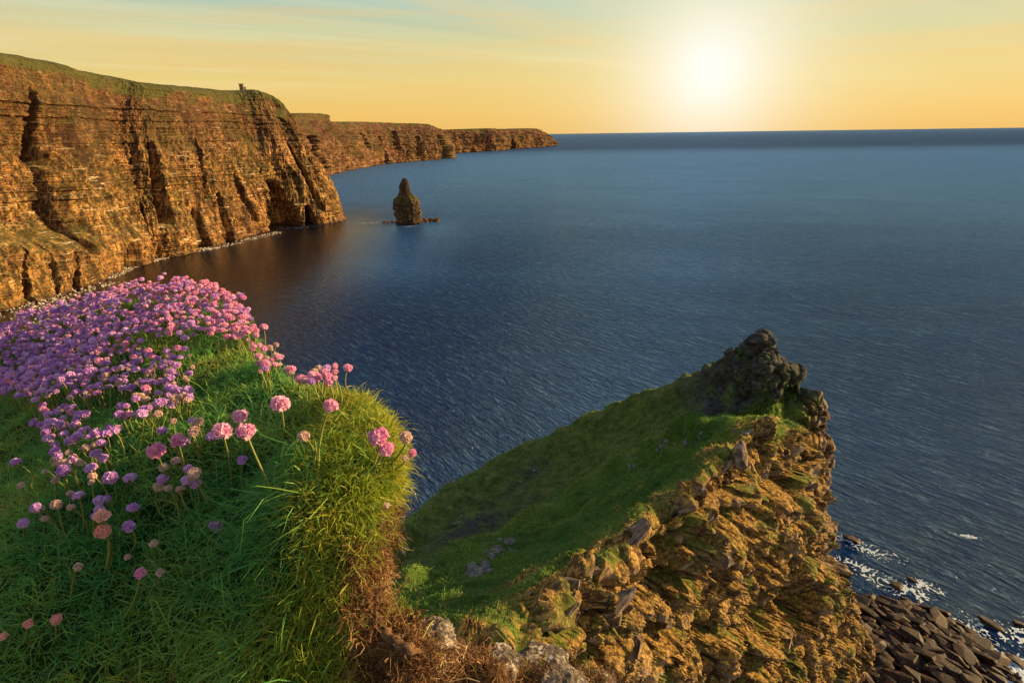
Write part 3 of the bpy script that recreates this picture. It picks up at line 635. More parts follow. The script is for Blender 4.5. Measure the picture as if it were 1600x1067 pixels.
    # golden tufts on the sunny face
    ok = np.clip((nz + 0.02) / 0.35, 0, 1) * (0.12 + sstep(fbm(pf[:, 0] / 3, pf[:, 1] / 3, pf[:, 2] / 3, 2), -0.15, 0.35))
    k, root = scatter(dr * ok, 75000)
    n = nf[k]; L = RNG.uniform(0.12, 0.36, len(k)) * np.clip(dd[k] / 70, 0.35, 1)
    tip = root + (n * 0.28 + np.array([0.05, 0.0, 0.2]) + RNG.normal(size=(len(k), 3)) * 0.6 - np.array([0, 0, 0.1])) * L[:, None]
    side = norm(np.cross(tip - root, RNG.normal(size=(len(k), 3))))
    tn = sstep(fbm(root[:, 0] / 4, root[:, 1] / 4, root[:, 2] / 4, 3), -0.35, 0.45)
    blades(root, tip, side, RNG.uniform(0.02, 0.05, len(k)) * np.clip(dd[k] / 70, 0.35, 1), n * 0.05, M_hdry, 'dry_grass', np.clip(0.75 * tn ** 1.3 + 0.30 * RNG.random(len(k)), 0, 1), 1, kind='stuff')
    return ho, P, N2, px.reshape(nv, nu), py.reshape(nv, nu), rock, cpar, rpar
HO, HP, HN, Hpx, Hpy, Hrock, Hc, Hr = build_headland()

# ------------------------------------------------------------------ loose rocks
def rock_mesh(name, sx, sy, sz, n=16, seed=0, bev=0.06):
    rr = random.Random(seed); bm = bmesh.new()
    for i in range(n):
        p = Vector((rr.gauss(0, 1), rr.gauss(0, 1), rr.gauss(0, 1))).normalized()
        m_ = max(abs(p.x), abs(p.y), abs(p.z)); p = p.lerp(p / m_, 0.75)
        bm.verts.new((p.x * sx, p.y * sy, p.z * sz))
    bmesh.ops.convex_hull(bm, input=bm.verts)
    bmesh.ops.bevel(bm, geom=list(bm.edges), offset=bev * min(sx, sy, sz) * 2, segments=1, affect='EDGES', clamp_overlap=True)
    me = bpy.data.meshes.new(name); bm.to_mesh(me); bm.free(); return me
slabs = [rock_mesh('rock', 1.0, 0.42 + 0.1 * (i % 3), 0.20 + 0.05 * (i % 2), 15, 30 + i) for i in range(7)]
outc = [rock_mesh('rock', 1.0, 0.6, 0.30 + 0.08 * (i % 2), 18, 60 + i, 0.03) for i in range(6)]

def headland_rocks():
    # bedded slabs standing out of the sunny face
    rr = random.Random(5); fx = Hpx.ravel(); fy = Hpy.ravel(); P = HP.reshape(-1, 3); N = HN.reshape(-1, 3); rk = Hrock.ravel()
    sel = np.where((fx > 880) & (fx < 1340) & (fy > 540) & (fy < 1085) & (rk > 0.7) & (Hc.ravel() < 4.1))[0]
    bdv = Vector((-0.50, -0.05, 0.86)).normalized()
    centres = [P[sel[rr.randrange(len(sel))]] for _ in range(16)]
    cnt = 0
    while cnt < 150:
        k = sel[rr.randrange(len(sel))]; p = P[k]
        if min(np.linalg.norm(p - c) for c in centres) > 9 and rr.random() < 0.8: continue
        n = Vector(N[k]); o = obj('rock', rr.choice(outc), None, HO)
        if not o.data.materials: o.data.materials.append(M_slab)
        s = rr.uniform(0.45, 1.5) * (1.35 if rr.random() < 0.25 else 1); e = bdv.cross(n); 
        if e.length < 0.1: e = Vector((1, 0, 0))
        e.normalize(); yy = bdv.cross(e).normalized(); Mx = Matrix((e, yy, bdv)).transposed()
        q = Mx.to_euler(); o.rotation_euler = (q.x + rr.uniform(-.15, .15), q.y + rr.uniform(-.15, .15), q.z + rr.uniform(-.2, .2))
        o.scale = (s * 1.35, s * 1.0, s * 0.7); o.location = Vector(p) - n * (0.26 * s); cnt += 1
    # pale outcrops along the ledge on the shaded slope
    pale = [me.copy() for me in outc[:4]]
    for me in pale: me.materials.clear(); me.materials.append(M_shade_rock)
    for (cx, cy, num, sp, sz) in ((782, 858, 16, 14, 1.0), (742, 892, 16, 10, 1.1), (1042, 690, 18, 18, 0.9), (985, 728, 8, 12, 0.6), (1090, 682, 6, 10, 0.6), (625, 855, 12, 12, 0.7), (718, 812, 5, 8, 0.7), (835, 735, 4, 9, 0.6), (1165, 672, 6, 12, 0.5)):
        for i in range(num):
            tx, ty = cx + rr.gauss(0, sp), cy + rr.gauss(0, sp * 0.5)
            cand = (fx - tx) ** 2 + (fy - ty) ** 2 + np.where(Hc.ravel() > 9, 1e6, 0)
            k = int(np.argmin(cand)); n = Vector(N[k]); o = obj('rock', rr.choice(pale), None, HO)
            s = sz * rr.uniform(0.4, 1.2); o.scale = (s, s, s); o.rotation_euler = (rr.uniform(-.4, .4), rr.uniform(-.4, .4), rr.uniform(0, 6))
            o.location = Vector(P[k]) - n * 0.1 * s
headland_rocks()

def shore():
    rr = random.Random(9)
    # low bed of dark rock under the boulders
    quad = [(1300, 935), (1380, 928), (1450, 945), (1520, 990), (1600, 1090), (1640, 1180), (1250, 1180)]
    pts = np.array([UZ(a, b, 0)[:2] for a, b in quad]); c = pts.mean(0)
    na, nr = 160, 40; an = np.linspace(0, 2 * np.pi, na, endpoint=False)
    pa = np.arctan2(pts[:, 1] - c[1], pts[:, 0] - c[0]); pr = np.linalg.norm(pts - c, axis=1); o_ = np.argsort(pa); pa, pr = pa[o_], pr[o_]
    rad = np.interp(an, np.concatenate([pa - 2 * np.pi, pa, pa + 2 * np.pi]), np.tile(pr, 3), )
    rad = rad * (1 + 0.06 * pn(np.cos(an) * 4, np.sin(an) * 4))
    f = np.linspace(0, 1, nr)[:, None]; X = c[0] + np.cos(an) * rad * f; Y = c[1] + np.sin(an) * rad * f
    Z = 3.0 * (1 - f**1.6) + 1.1 * fbm(X / 7, Y / 7, 0, 3) - 0.7
    me = make_mesh('shore', np.stack([X, Y, Z], -1).reshape(-1, 3), grid_faces(nr, na, True)); obj('shore', me, M_boulder, kind='structure')
    def zat(x, y):
        v = np.array([x, y]) - c; a = math.atan2(v[1], v[0]); R_ = np.interp(a % (2 * np.pi), an, rad); q = np.linalg.norm(v) / R_
        return 3.0 * (1 - min(q, 1.15) ** 1.6) - 0.4, q
    for me in slabs: me.materials.append(M_boulder)
    g = 'dark slabs heaped on the rocky shore at the lower right'
    placed = []; tries = 0
    named = {}
    while len(placed) < 270 and tries < 9000:
        tries += 1
        px, py = rr.uniform(1300, 1600), rr.uniform(930, 1080); p = UZ(px, py, 0.8); zz, q = zat(p[0], p[1])
        if q > 1.0: continue
        size = rr.choice((1.4, 1.8, 2.2, 2.6, 3.2, 4.0)) * (1 if q < 0.93 else 0.6)
        if any(math.hypot(px - a, py - b) < 0.42 * (size + s) * 5 * 0.62 for a, b, s in placed): continue
        placed.append((px, py, size))
        o = obj('shore_rock', rr.choice(slabs), None); o.scale = (size, size * rr.uniform(0.8, 1.2), size * rr.uniform(0.9, 1.6))
        o.location = (p[0], p[1], zz + size * 0.16); o.rotation_euler = (rr.uniform(-.35, .35), rr.uniform(-.3, .3), R(-48) + rr.gauss(0, 0.35))
        o['category'] = 'rock'; o['group'] = g; named[len(placed) - 1] = o
        sz_ = 'large' if size > 2.9 else 'medium sized' if size > 1.9 else 'small'
        wh = 'at the water\'s edge of the boulder heap' if q > 0.86 else 'close under the headland in the boulder heap' if px < 1390 else 'low down by the bottom border in the boulder heap' if py > 1030 else 'in the middle of the boulder heap'
        o['label'] = sz_ + ' dark slab ' + wh
    # rocks standing in the water, each on its own
    for (a, b, s, lab) in ((1548, 975, 3.6, 'lone brown boulder in the surf beyond the edge of the shore slabs'), (1405, 916, 2.6, 'brown rock awash in white foam beside the headland foot'),
                           (1425, 905, 2.0, 'smaller rock awash in white foam, the farther of the two off the shore'), (1595, 975, 2.2, 'small rock in open water at the right edge of the view'),
                           (1585, 1030, 2.6, 'half drowned rock in pale surf at the lower right corner'), (1330, 842, 3.0, 'flat dark rock ringed with foam close under the headland')):
        p = UZ(a, b, 0.3); o = obj('sea_rock', rr.choice(slabs), None, label=lab, category='rock'); o.scale = (s, s * 1.1, s * 1.3); o.location = (p[0], p[1], 0.15); o.rotation_euler = (0.1, 0.1, rr.uniform(-1, 0))
    # foam: lacy patches lying on the water
    mf, t = material('sea_foam'); t.out(t.principled(t.mix(t.noise(t.pos(), 0.8, 3), (0.22, 0.32, 0.40), (0.62, 0.68, 0.70)), 0.7, 0.3))
    fv = []; ff = []
    def foam(cx, cy, wx, wy, thr, rot, n=150, sc=1.0):
        p = UZ(cx, cy, 0); u = np.linspace(-1, 1, n); U, V = np.meshgrid(u, u)
        ca, sa = math.cos(rot), math.sin(rot); X = p[0] + (U * wx * ca - V * wy * sa); Y = p[1] + (U * wx * sa + V * wy * ca)
        wxn = X + 2 * pn(X / 5, Y / 5, 3); wyn = Y + 2 * pn(X / 5, Y / 5, 7)
        nn = 1.12 - np.abs(pn(wxn / (2.2 * sc), wyn / (2.2 * sc), 1)) * 3.8 + 0.9 * pn(X / (0.7 * sc), Y / (0.7 * sc), 6) + 0.5 * pn(X / (0.3 * sc), Y / (0.3 * sc), 8) + 0.35 * pn(X / 0.9, Y / 0.9, 2) + 0.6 * fbm(X / 8, Y / 8, 5, 2)
        env = 1 - np.sqrt(U**2 + V**2)
        keep = (nn * 0.75 + env * 1.1) > thr
        kc = keep[:-1, :-1] & (env[:-1, :-1] > 0.0); base = sum(len(a) for a in fv)
        fv.append(np.stack([X, Y, 0.06 + 0.05 * np.abs(nn)], -1).reshape(-1, 3)); gf = grid_faces(n, n)[kc.ravel()]; ff.append(gf + base)
    foam(1330, 845, 9, 5, 1.25, -0.6); foam(1365, 862, 12, 5, 1.3, -0.7); foam(1340, 885, 14, 3, 1.2, -0.75); foam(1398, 915, 12, 4.5, 1.05, -0.7)
    foam(1440, 915, 9, 4, 1.3, -0.5); foam(1500, 975, 11, 3.2, 1.2, -0.8); foam(1550, 985, 14, 4, 1.25, -0.8); foam(1575, 1035, 12, 6, 0.95, -0.8); foam(1600, 1000, 10, 5, 1.2, -0.8)
    foam(1530, 1010, 12, 2.5, 1.1, -0.85); foam(1310, 905, 8, 3, 1.2, -0.8); foam(1595, 1075, 9, 7, 0.9, -0.9); foam(1510, 838, 9, 2.0, 1.5, -0.4); foam(1460, 968, 9, 2.0, 1.15, -0.8)
    foam(470, 356, 42, 6, 1.35, 0.4, 140, 1.6); foam(575, 349, 50, 5, 1.45, 0.0, 140, 1.8); foam(640, 354, 26, 6, 1.35, 0.0, 120, 1.5); foam(300, 395, 50, 9, 1.5, 0.9, 160, 1.6)
    foam(100, 478, 60, 14, 1.5, 0.7, 200, 1.5); foam(380, 372, 40, 5, 1.45, 0.9, 140, 1.6)
    V = np.concatenate(fv); Fc = np.concatenate(ff); used = np.unique(Fc); rem = np.zeros(len(V), int); rem[used] = np.arange(len(used))
    obj('foam', make_mesh('foam', V[used], rem[Fc]), mf, kind='stuff')
    # pale shingle under the main cliff and specks of rock in the shallows
    ms, t = material('pale_shingle'); t.out(t.principled(t.mix(t.attr('tint'), (0.14, 0.11, 0.08), (0.55, 0.50, 0.42)), 0.9, 0.2))
    base = np.array(rock_mesh('s', 1, 0.8, 0.6, 8, 3, 0.0001).vertices.data is None) if False else None
    tet = np.array([(1, 0, 0), (0, 1, 0), (-1, 0, 0), (0, -1, 0), (0, 0, 0.8)], float); tf = np.array([(0, 1, 4), (1, 2, 4), (2, 3, 4), (3, 0, 4)])
    C = []; Sz = []
    for (a, b, a2, b2, w, n, s) in ((152, 436, 205, 412, 16, 1500, 1.1), (205, 414, 265, 397, 15, 1900, 1.2), (20, 478, 150, 440, 26, 700, 1.0), (0, 500, 110, 470, 40, 260, 0.9), (265, 398, 340, 386, 10, 500, 1.0), (340, 386, 440, 362, 9, 220, 1.0)):
        p, q = UZ(a, b, 0), UZ(a2, b2, 0); f = RNG.random(n)[:, None]; c = p + (q - p) * f; dirn = norm((q - p)[None])[0]; nrm_ = np.array([dirn[1], -dirn[0], 0])
        off = (RNG.random(n) * 2 - 1)[:, None] * w; c = c + nrm_ * off; c[:, 2] = np.where(s > 1.05, np.clip(-off[:, 0] / w, -0.2, 1) * 2.5, -0.1) ; C.append(c); Sz.append(RNG.uniform(0.5, 1.3, n) ** 2 * s)
    C = np.concatenate(C); Sz = np.concatenate(Sz); n = len(C); a = RNG.random(n) * 6.28; ca, sa = np.cos(a)[:, None], np.sin(a)[:, None]
    VX = tet[None, :, 0] * ca - tet[None, :, 1] * sa; VY = tet[None, :, 0] * sa + tet[None, :, 1] * ca
    V = np.stack([VX, VY, np.broadcast_to(tet[None, :, 2], VX.shape)], -1) * Sz[:, None, None] + C[:, None, :]
    me = make_mesh('shingle', V.reshape(-1, 3), (tf[None] + (np.arange(n) * 5)[:, None, None]).reshape(-1, 3)); add_attr(me, 'tint', np.repeat(RNG.random(n) ** 1.5, 5)); obj('shingle', me, ms, kind='stuff')
shore()

# ------------------------------------------------------------------ the foreground bank
EDGE = [(-260, 640, 2.0), (-120, 585, 2.0), (-20, 556, 1.95), (60, 512, 1.85), (150, 487, 1.75), (230, 470, 1.6), (300, 467, 1.5), (355, 482, 1.4), (392, 520, 1.2), (405, 566, 1.0), (450, 596, 0.85), (500, 614, 0.75), (560, 625, 0.65),
        (592, 662, 0.60), (606, 700, 0.545), (598, 740, 0.515), (570, 790, 0.495), (554, 840, 0.480), (562, 895, 0.475), (596, 944, 0.478), (652, 986, 0.485), (718, 1018, 0.503), (792, 1040, 0.522), (860, 1048, 0.54), (920, 1058, 0.555), (975, 1072, 0.57), (1040, 1110, 0.57), (1060, 1220, 0.50)]
EDGE_W = [(0.13, 0.10, -0.56), (-0.25, -0.12, -0.58), (-0.9, -0.15, -0.64), (-1.8, 0.2, -0.75), (-2.1, 0.9, -0.8)]
INNER = [(300, 510, 1.27), (200, 520, 1.42), (100, 560, 1.5), (0, 610, 1.5), (350, 560, 1.06), (250, 600, 1.02), (150, 640, 1.02), (50, 680, 1.05), (0, 740, 0.95), (430, 640, 0.76), (350, 680, 0.72), (250, 720, 0.68), (150, 770, 0.66), (50, 820, 0.66),
         (540, 690, 0.545), (500, 720, 0.52), (450, 740, 0.55), (380, 800, 0.565), (280, 850, 0.57), (150, 900, 0.57), (20, 940, 0.58), (480, 790, 0.478), (455, 850, 0.468), (450, 910, 0.462), (400, 920, 0.485), (330, 980, 0.50), (200, 1020, 0.505), (60, 1050, 0.51),
         (470, 1000, 0.462), (540, 1060, 0.475), (620, 985, 0.472), (620, 1040, 0.49), (700, 1035, 0.50), (700, 1100, 0.50), (800, 1085, 0.525), (900, 1110, 0.54), (300, 1150, 0.52), (600, 1200, 0.47)]
def build_bank():
    E = np.array([UD(*e) for e in EDGE] + [np.array([a, b, c + H]) for a, b, c in EDGE_W]); I = np.array([UD(*e) for e in INNER])
    ctrl = np.concatenate([E, I]); cx = ctrl[:, :2]; cz = ctrl[:, 2]
    # thin-plate spline for the top
    def K(r2): return 0.5 * r2 * np.log(r2 + 1e-9)
    n = len(cx); A = np.zeros((n + 3, n + 3)); D = ((cx[:, None] - cx[None]) ** 2).sum(-1); A[:n, :n] = K(D) + np.eye(n) * 0.002
    A[:n, n] = 1; A[:n, n + 1:] = cx; A[n, :n] = 1; A[n + 1:, :n] = cx.T
    w = np.linalg.solve(A, np.concatenate([cz, [0, 0, 0]]))
    def top(x, y):
        sh = x.shape; p = np.stack([x.ravel(), y.ravel()], -1); r = np.zeros(len(p))
        for s in range(0, len(p), 40000):
            q = p[s:s + 40000]; r[s:s + 40000] = K(((q[:, None] - cx[None]) ** 2).sum(-1)) @ w[:n] + w[n] + q @ w[n + 1:]
        return r.reshape(sh)
    c = np.array([-0.25, 0.30])
    ns = 900; Es = catmull(np.concatenate([E, E[:1]]), ns + 1)[:-1]
    rr = np.concatenate([np.linspace(0.02, 1, 330), 1 + np.array([0.004, 0.010, 0.018, 0.028, 0.04, 0.055, 0.075, 0.10, 0.13, 0.17, 0.22, 0.3, 0.5, 0.9])])[:, None]
    dirv = Es[:, :2] - c; ln = np.linalg.norm(dirv, axis=1); un = dirv / ln[:, None]
    r1 = np.minimum(rr, 1); X = c[0] + dirv[None, :, 0] * r1; Y = c[1] + dirv[None, :, 1] * r1
    Z = top(X, Y)
    # rounded lip
    over = np.maximum(rr - 1, 0)
    Z = Z - 1.9 * over ** 0.95
    bo = np.minimum(over, 0.008) * 0.30 - np.clip(over - 0.008, 0, 0.35) * 0.62
    X = X + un[None, :, 0] * bo; Y = Y + un[None, :, 1] * bo
    P = np.stack([X, Y, Z], -1); nr = P.shape[0]
    N = grid_normals(P); 
    if N[nr // 3, 10, 2] < 0: N = -N
    px, py, dd = PROJ(P.reshape(-1, 3)); px = px.reshape(nr, ns); py = py.reshape(nr, ns); dd = dd.reshape(nr, ns)
    # brown, bare peat to the right of this line
    line = np.interp(py, [700, 790, 830, 880, 950, 1000, 1067, 1200], [700, 584, 556, 544, 535, 534, 534, 540])
    peat = sstep(px + 14 * fbm(X * 14, Y * 14, Z * 14, 3), line - 10, line + 14) * (py > 640)
    d1 = 0.012 * fbm(X * 9, Y * 9, Z * 9, 3) + 0.004 * fbm(X * 40, Y * 40, Z * 40, 3)
    d2 = 0.017 * (ridge(X * 11, Y * 11, Z * 11, 3, 0.6) - 0.9) + 0.010 * fbm(X * 45, Y * 45, Z * 45, 4, 0.65)
    P = P + N * (d1 * (1 - peat) + d2 * peat)[..., None]
    m, t = material('peaty_turf'); p = t.pos(); pt = t.attr('peat')
    nz_ = t.noise(p, 60, 6, 0.7); g = t.ramp(t.noise(p, 25, 5, 0.6), [(0.3, (0.008, 0.020, 0.005)), (0.7, (0.025, 0.045, 0.010))])
    b = t.ramp(nz_, [(0.32, (0.035, 0.016, 0.008)), (0.5, (0.15, 0.075, 0.032)), (0.65, (0.36, 0.21, 0.09)), (0.78, (0.13, 0.09, 0.05))])
    t.out(t.principled(t.mix(pt, g, b), 0.95, 0.1, t.bump(nz_, 0.9, 0.012)))
    me = make_mesh('ground', P.reshape(-1, 3), grid_faces(nr, ns, True), True); add_attr(me, 'peat', peat); obj('ground', me, m, kind='structure')
    px, py, dd = PROJ(P.reshape(-1, 3))
    N = grid_normals(P); 
    if N[nr // 3, 10, 2] < 0: N = -N
    du = np.roll(P, -1, 1) - P; dv = np.gradient(P, axis=0); area = np.linalg.norm(np.cross(du, dv), axis=-1)
    rrf = (rr + 0 * X)
    return dict(P=P.reshape(-1, 3), N=N.reshape(-1, 3), px=px, py=py, d=dd, area=area.ravel(), peat=peat.ravel(), r=rrf.ravel())
BK = build_bank()

def bank_grass():
    P, N, px, py, dd, area, peat, rr = (BK[k] for k in ('P', 'N', 'px', 'py', 'd', 'area', 'peat', 'r'))
    vis = (px > -90) & (px < 1050) & (py > 380) & (py < 1180) & (dd > 0.2) & (rr < 1.12)
    sund = np.array(sun_dir)
    def clumps(wt, nc, nb, L0, L1, w0, w1, mat, name, spread, tintf, up=0.6, segs=3, curl=0.25):
        w = wt * vis * area / np.maximum(dd, 0.3) ** 1.0; w = w / w.sum(); k = RNG.choice(len(P), nc, p=w)
        n = norm(N[k] * 0.6 + np.array([0, 0, up])); kk = np.repeat(np.arange(nc), nb)
        root = P[k][kk] + RNG.normal(size=(len(kk), 3)) * 0.004 - n[kk] * 0.004
        cl = RNG.uniform(0.7, 1.25, nc)[kk]
        dirn = norm(n[kk] + RNG.normal(size=(len(kk), 3)) * spread)
        # wind combs the blades
        L = RNG.uniform(L0, L1, len(kk)) * cl
        tip = root + dirn * L[:, None]; out = dirn - n[kk] * (dirn * n[kk]).sum(-1, keepdims=True)
        tip = tip + out * (L * 0.35)[:, None] - np.array([0, 0, 1]) * (L * 0.22)[:, None]
        bend = RNG.normal(size=(len(kk), 3)) * (L * curl * 0.5)[:, None] + np.array([0, 0, 1]) * (L * 0.12)[:, None]
        side = norm(np.cross(tip - root, RNG.normal(size=(len(kk), 3))))
        tint = tintf(k)[kk] * 0.6 + RNG.random(len(kk)) * 0.42
        blades(root, tip, side, RNG.uniform(w0, w1, len(kk)), bend, mat, name, np.clip(tint, 0, 1) ** 1.6, segs, kind='stuff')
    line = np.interp(py, [560, 620, 700, 790, 900, 1000, 1067], [470, 520, 480, 500, 470, 440, 430])
    yel = sstep(px + 30 * fbm(P[:, 0] * 12, P[:, 1] * 12, 0, 2), line - 50, line + 40)
    pat = sstep(fbm(P[:, 0] * 7, P[:, 1] * 7, 0, 3), -0.5, 0.6)
    g = (1 - peat)
    clumps(g * (1 - 0.85 * yel), 12500, 12, 0.010, 0.027, 0.0003, 0.00065, M_grass, 'grass', 1.15, lambda k: pat[k])
    clumps(g * (0.04 + yel), 7600, 13, 0.008, 0.021, 0.0003, 0.00065, M_ygrass, 'grass', 1.15, lambda k: pat[k])
    clumps(g * (1 - 0.4 * yel) * (rr < 0.93), 1500, 2, 0.025, 0.055, 0.0004, 0.0007, M_grass, 'tall_grass', 0.55, lambda k: pat[k], 0.9, 3, 0.4)
    # dead roots and stalks on the bare edge
    clumps(np.clip(peat, 0, 1) * (rr < 1.10), 9500, 8, 0.004, 0.012, 0.0002, 0.0006, M_straw, 'dead_roots', 1.5, lambda k: sstep(fbm(P[k, 0] * 20, P[k, 1] * 20, P[k, 2] * 20, 2), -0.5, 0.5), 0.2, 3, 0.9)
    clumps(np.clip(peat, 0, 1) * (rr < 0.97), 160, 2, 0.02, 0.045, 0.0003, 0.0006, M_straw, 'dead_stalks', 1.4, lambda k: pat[k], 0.2, 3, 0.8)
    # a fringe hanging over the lip
    clumps((rr > 0.985) * (px > 380) * (1 - 0.7 * peat), 1500, 12, 0.007, 0.017, 0.0003, 0.0006, M_ygrass, 'grass', 1.1, lambda k: pat[k], 0.3)
bank_grass()

# ------------------------------------------------------------------ sea thrift
def head_mesh(nf, rad, fr, seed, bud=False, petals=5, cover=0.72):
    rr = random.Random(seed); V = []; Fc = []; low = []; tint = []
    for i in range(nf):
        zf = 1 - (i + 0.5) / nf * (2 * cover); ph = i * 2.39996 + rr.uniform(-.2, .2); s = math.sqrt(max(0, 1 - zf * zf))
        n = Vector((s * math.cos(ph), s * math.sin(ph), zf)); q = n.to_track_quat('Z', 'Y')
        c = Vector((n.x * rad, n.y * rad, n.z * rad * (1.25 if bud else 0.74))) * rr.uniform(0.76, 1.12); a0 = rr.uniform(0, 6.28); tt = rr.random() * 0.4
        for k in range(petals):
            a = a0 + k * 2 * math.pi / petals; da = math.pi / petals * (0.92 if petals < 6 else 1)
            b = len(V); f = fr * rr.uniform(0.8, 1.15)
            pts = [(0, 0, -0.35 * fr), (math.cos(a - da) * f * 0.72, math.sin(a - da) * f * 0.72, 0.12 * fr), (math.cos(a) * f, math.sin(a) * f, rr.uniform(-0.1, 0.3) * fr), (math.cos(a + da) * f * 0.72, math.sin(a + da) * f * 0.72, 0.12 * fr)]
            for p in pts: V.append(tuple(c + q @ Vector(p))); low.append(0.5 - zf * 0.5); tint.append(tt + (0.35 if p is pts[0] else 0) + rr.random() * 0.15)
            Fc.append((b, b + 1, b + 2, b + 3))
    return np.array(V), np.array(Fc), np.array(low), np.array(tint)
def mk_head(name, *a, **k):
    V, Fc, low, tint = head_mesh(*a, **k); me = make_mesh(name, V, Fc); add_attr(me, 'low', low); add_attr(me, 'tint', tint); return me
HR = 0.0088
heads = {}
for nm, mt in (('pink', M_pink), ('lilac', M_lilac), ('faded', M_faded), ('peach', M_peach)):
    heads[nm] = []
    for i in range(3):
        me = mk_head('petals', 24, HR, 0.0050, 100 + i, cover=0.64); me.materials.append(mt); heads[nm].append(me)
heads['bud'] = []
for i in range(2):
    me = mk_head('petals', 16, 0.0048, 0.0030, 140 + i, bud=True, cover=0.6); me.materials.append(M_pink); heads['bud'].append(me)
heads['fbud'] = []
for i in range(2):
    me = mk_head('petals', 18, 0.0052, 0.0026, 150 + i, bud=True, cover=0.62); me.materials.append(M_faded); heads['fbud'].append(me)
def bract_mesh():
    bm = bmesh.new(); n = 9
    for k in range(n):
        for (r0, z0, r1, z1, off) in ((0.0012, -0.0085, 0.0072, -0.0028, 0), (0.0012, -0.0090, 0.0058, -0.0046, 0.5)):
            a = (k + off) / n * 6.283; da = 0.36
            p = [(r0 * math.cos(a), r0 * math.sin(a), z0), (r1 * 0.7 * math.cos(a - da), r1 * 0.7 * math.sin(a - da), (z0 + z1) / 2), (r1 * math.cos(a), r1 * math.sin(a), z1), (r1 * 0.7 * math.cos(a + da), r1 * 0.7 * math.sin(a + da), (z0 + z1) / 2)]
            bm.faces.new([bm.verts.new(q) for q in p])
    bmesh.ops.create_uvsphere(bm, u_segments=8, v_segments=5, radius=0.0062, matrix=Matrix.Translation((0, 0, -0.001)) @ Matrix.Scale(0.85, 4, (0, 0, 1)))
    me = bpy.data.meshes.new('bracts'); bm.to_mesh(me); bm.free(); me.materials.append(M_bract); return me
BR = bract_mesh()
def stem_mesh(vec, bend, r=0.0011):
    """from the head's base down to the root, local coordinates; root at the origin, tip at vec"""
    n = 7; V = []; Fc = []; k = 5
    for i in range(n):
        q = i / (n - 1); c = vec * q + bend * (4 * q * (1 - q)); rr = r * (1.15 - 0.3 * q)
        for j in range(k): a = j / k * 6.283; V.append((c.x + rr * math.cos(a), c.y + rr * math.sin(a), c.z))
    for i in range(n - 1):
        for j in range(k): Fc.append((i * k + j, i * k + (j + 1) % k, (i + 1) * k + (j + 1) % k, (i + 1) * k + j))
    me = make_mesh('stem', np.array(V), np.array(Fc), True); me.materials.append(M_stem); return me
def thrift(root, head, kind, scale, label, group, stem=None, rr=random, tilt=None, thick=0.0011):
    r = bpy.data.objects.new('sea_thrift', None); COL.objects.link(r); r.location = root
    v = Vector(head) - Vector(root)
    if stem is None: stem = stem_mesh(v, Vector((rr.uniform(-.006, .006), rr.uniform(-.006, .006), 0)) - v.cross(Vector((0, 0, 1))) * 0.05, thick)
    s = obj('stem', stem, None, r)
    ax = (v.normalized() if tilt is None else Vector(tilt).normalized()); q = ax.to_track_quat('Z', 'Y')
    p = obj('petals', rr.choice(heads[kind]), None, r); p.location = v; p.rotation_euler = (q @ Euler((0, 0, rr.uniform(0, 6.28))).to_quaternion()).to_euler(); p.scale = (scale,) * 3
    sc = scale * (0.62 if 'bud' in kind else 1.0)
    b = obj('bracts', BR, None, r); b.location = v; b.rotation_euler = p.rotation_euler; b.scale = (sc, sc, sc * (1.2 if 'bud' in kind else 1))
    r['label'] = label; r['category'] = 'flower'
    if group: r['group'] = group
    return r
def surf(px_, py_, dmax=9):
    k = (BK['px'] - px_) ** 2 + (BK['py'] - py_) ** 2 + np.where((BK['d'] < 0.2) | (BK['r'] > 1.05), 1e7, 0)
    return BK['P'][int(np.argmin(k))]
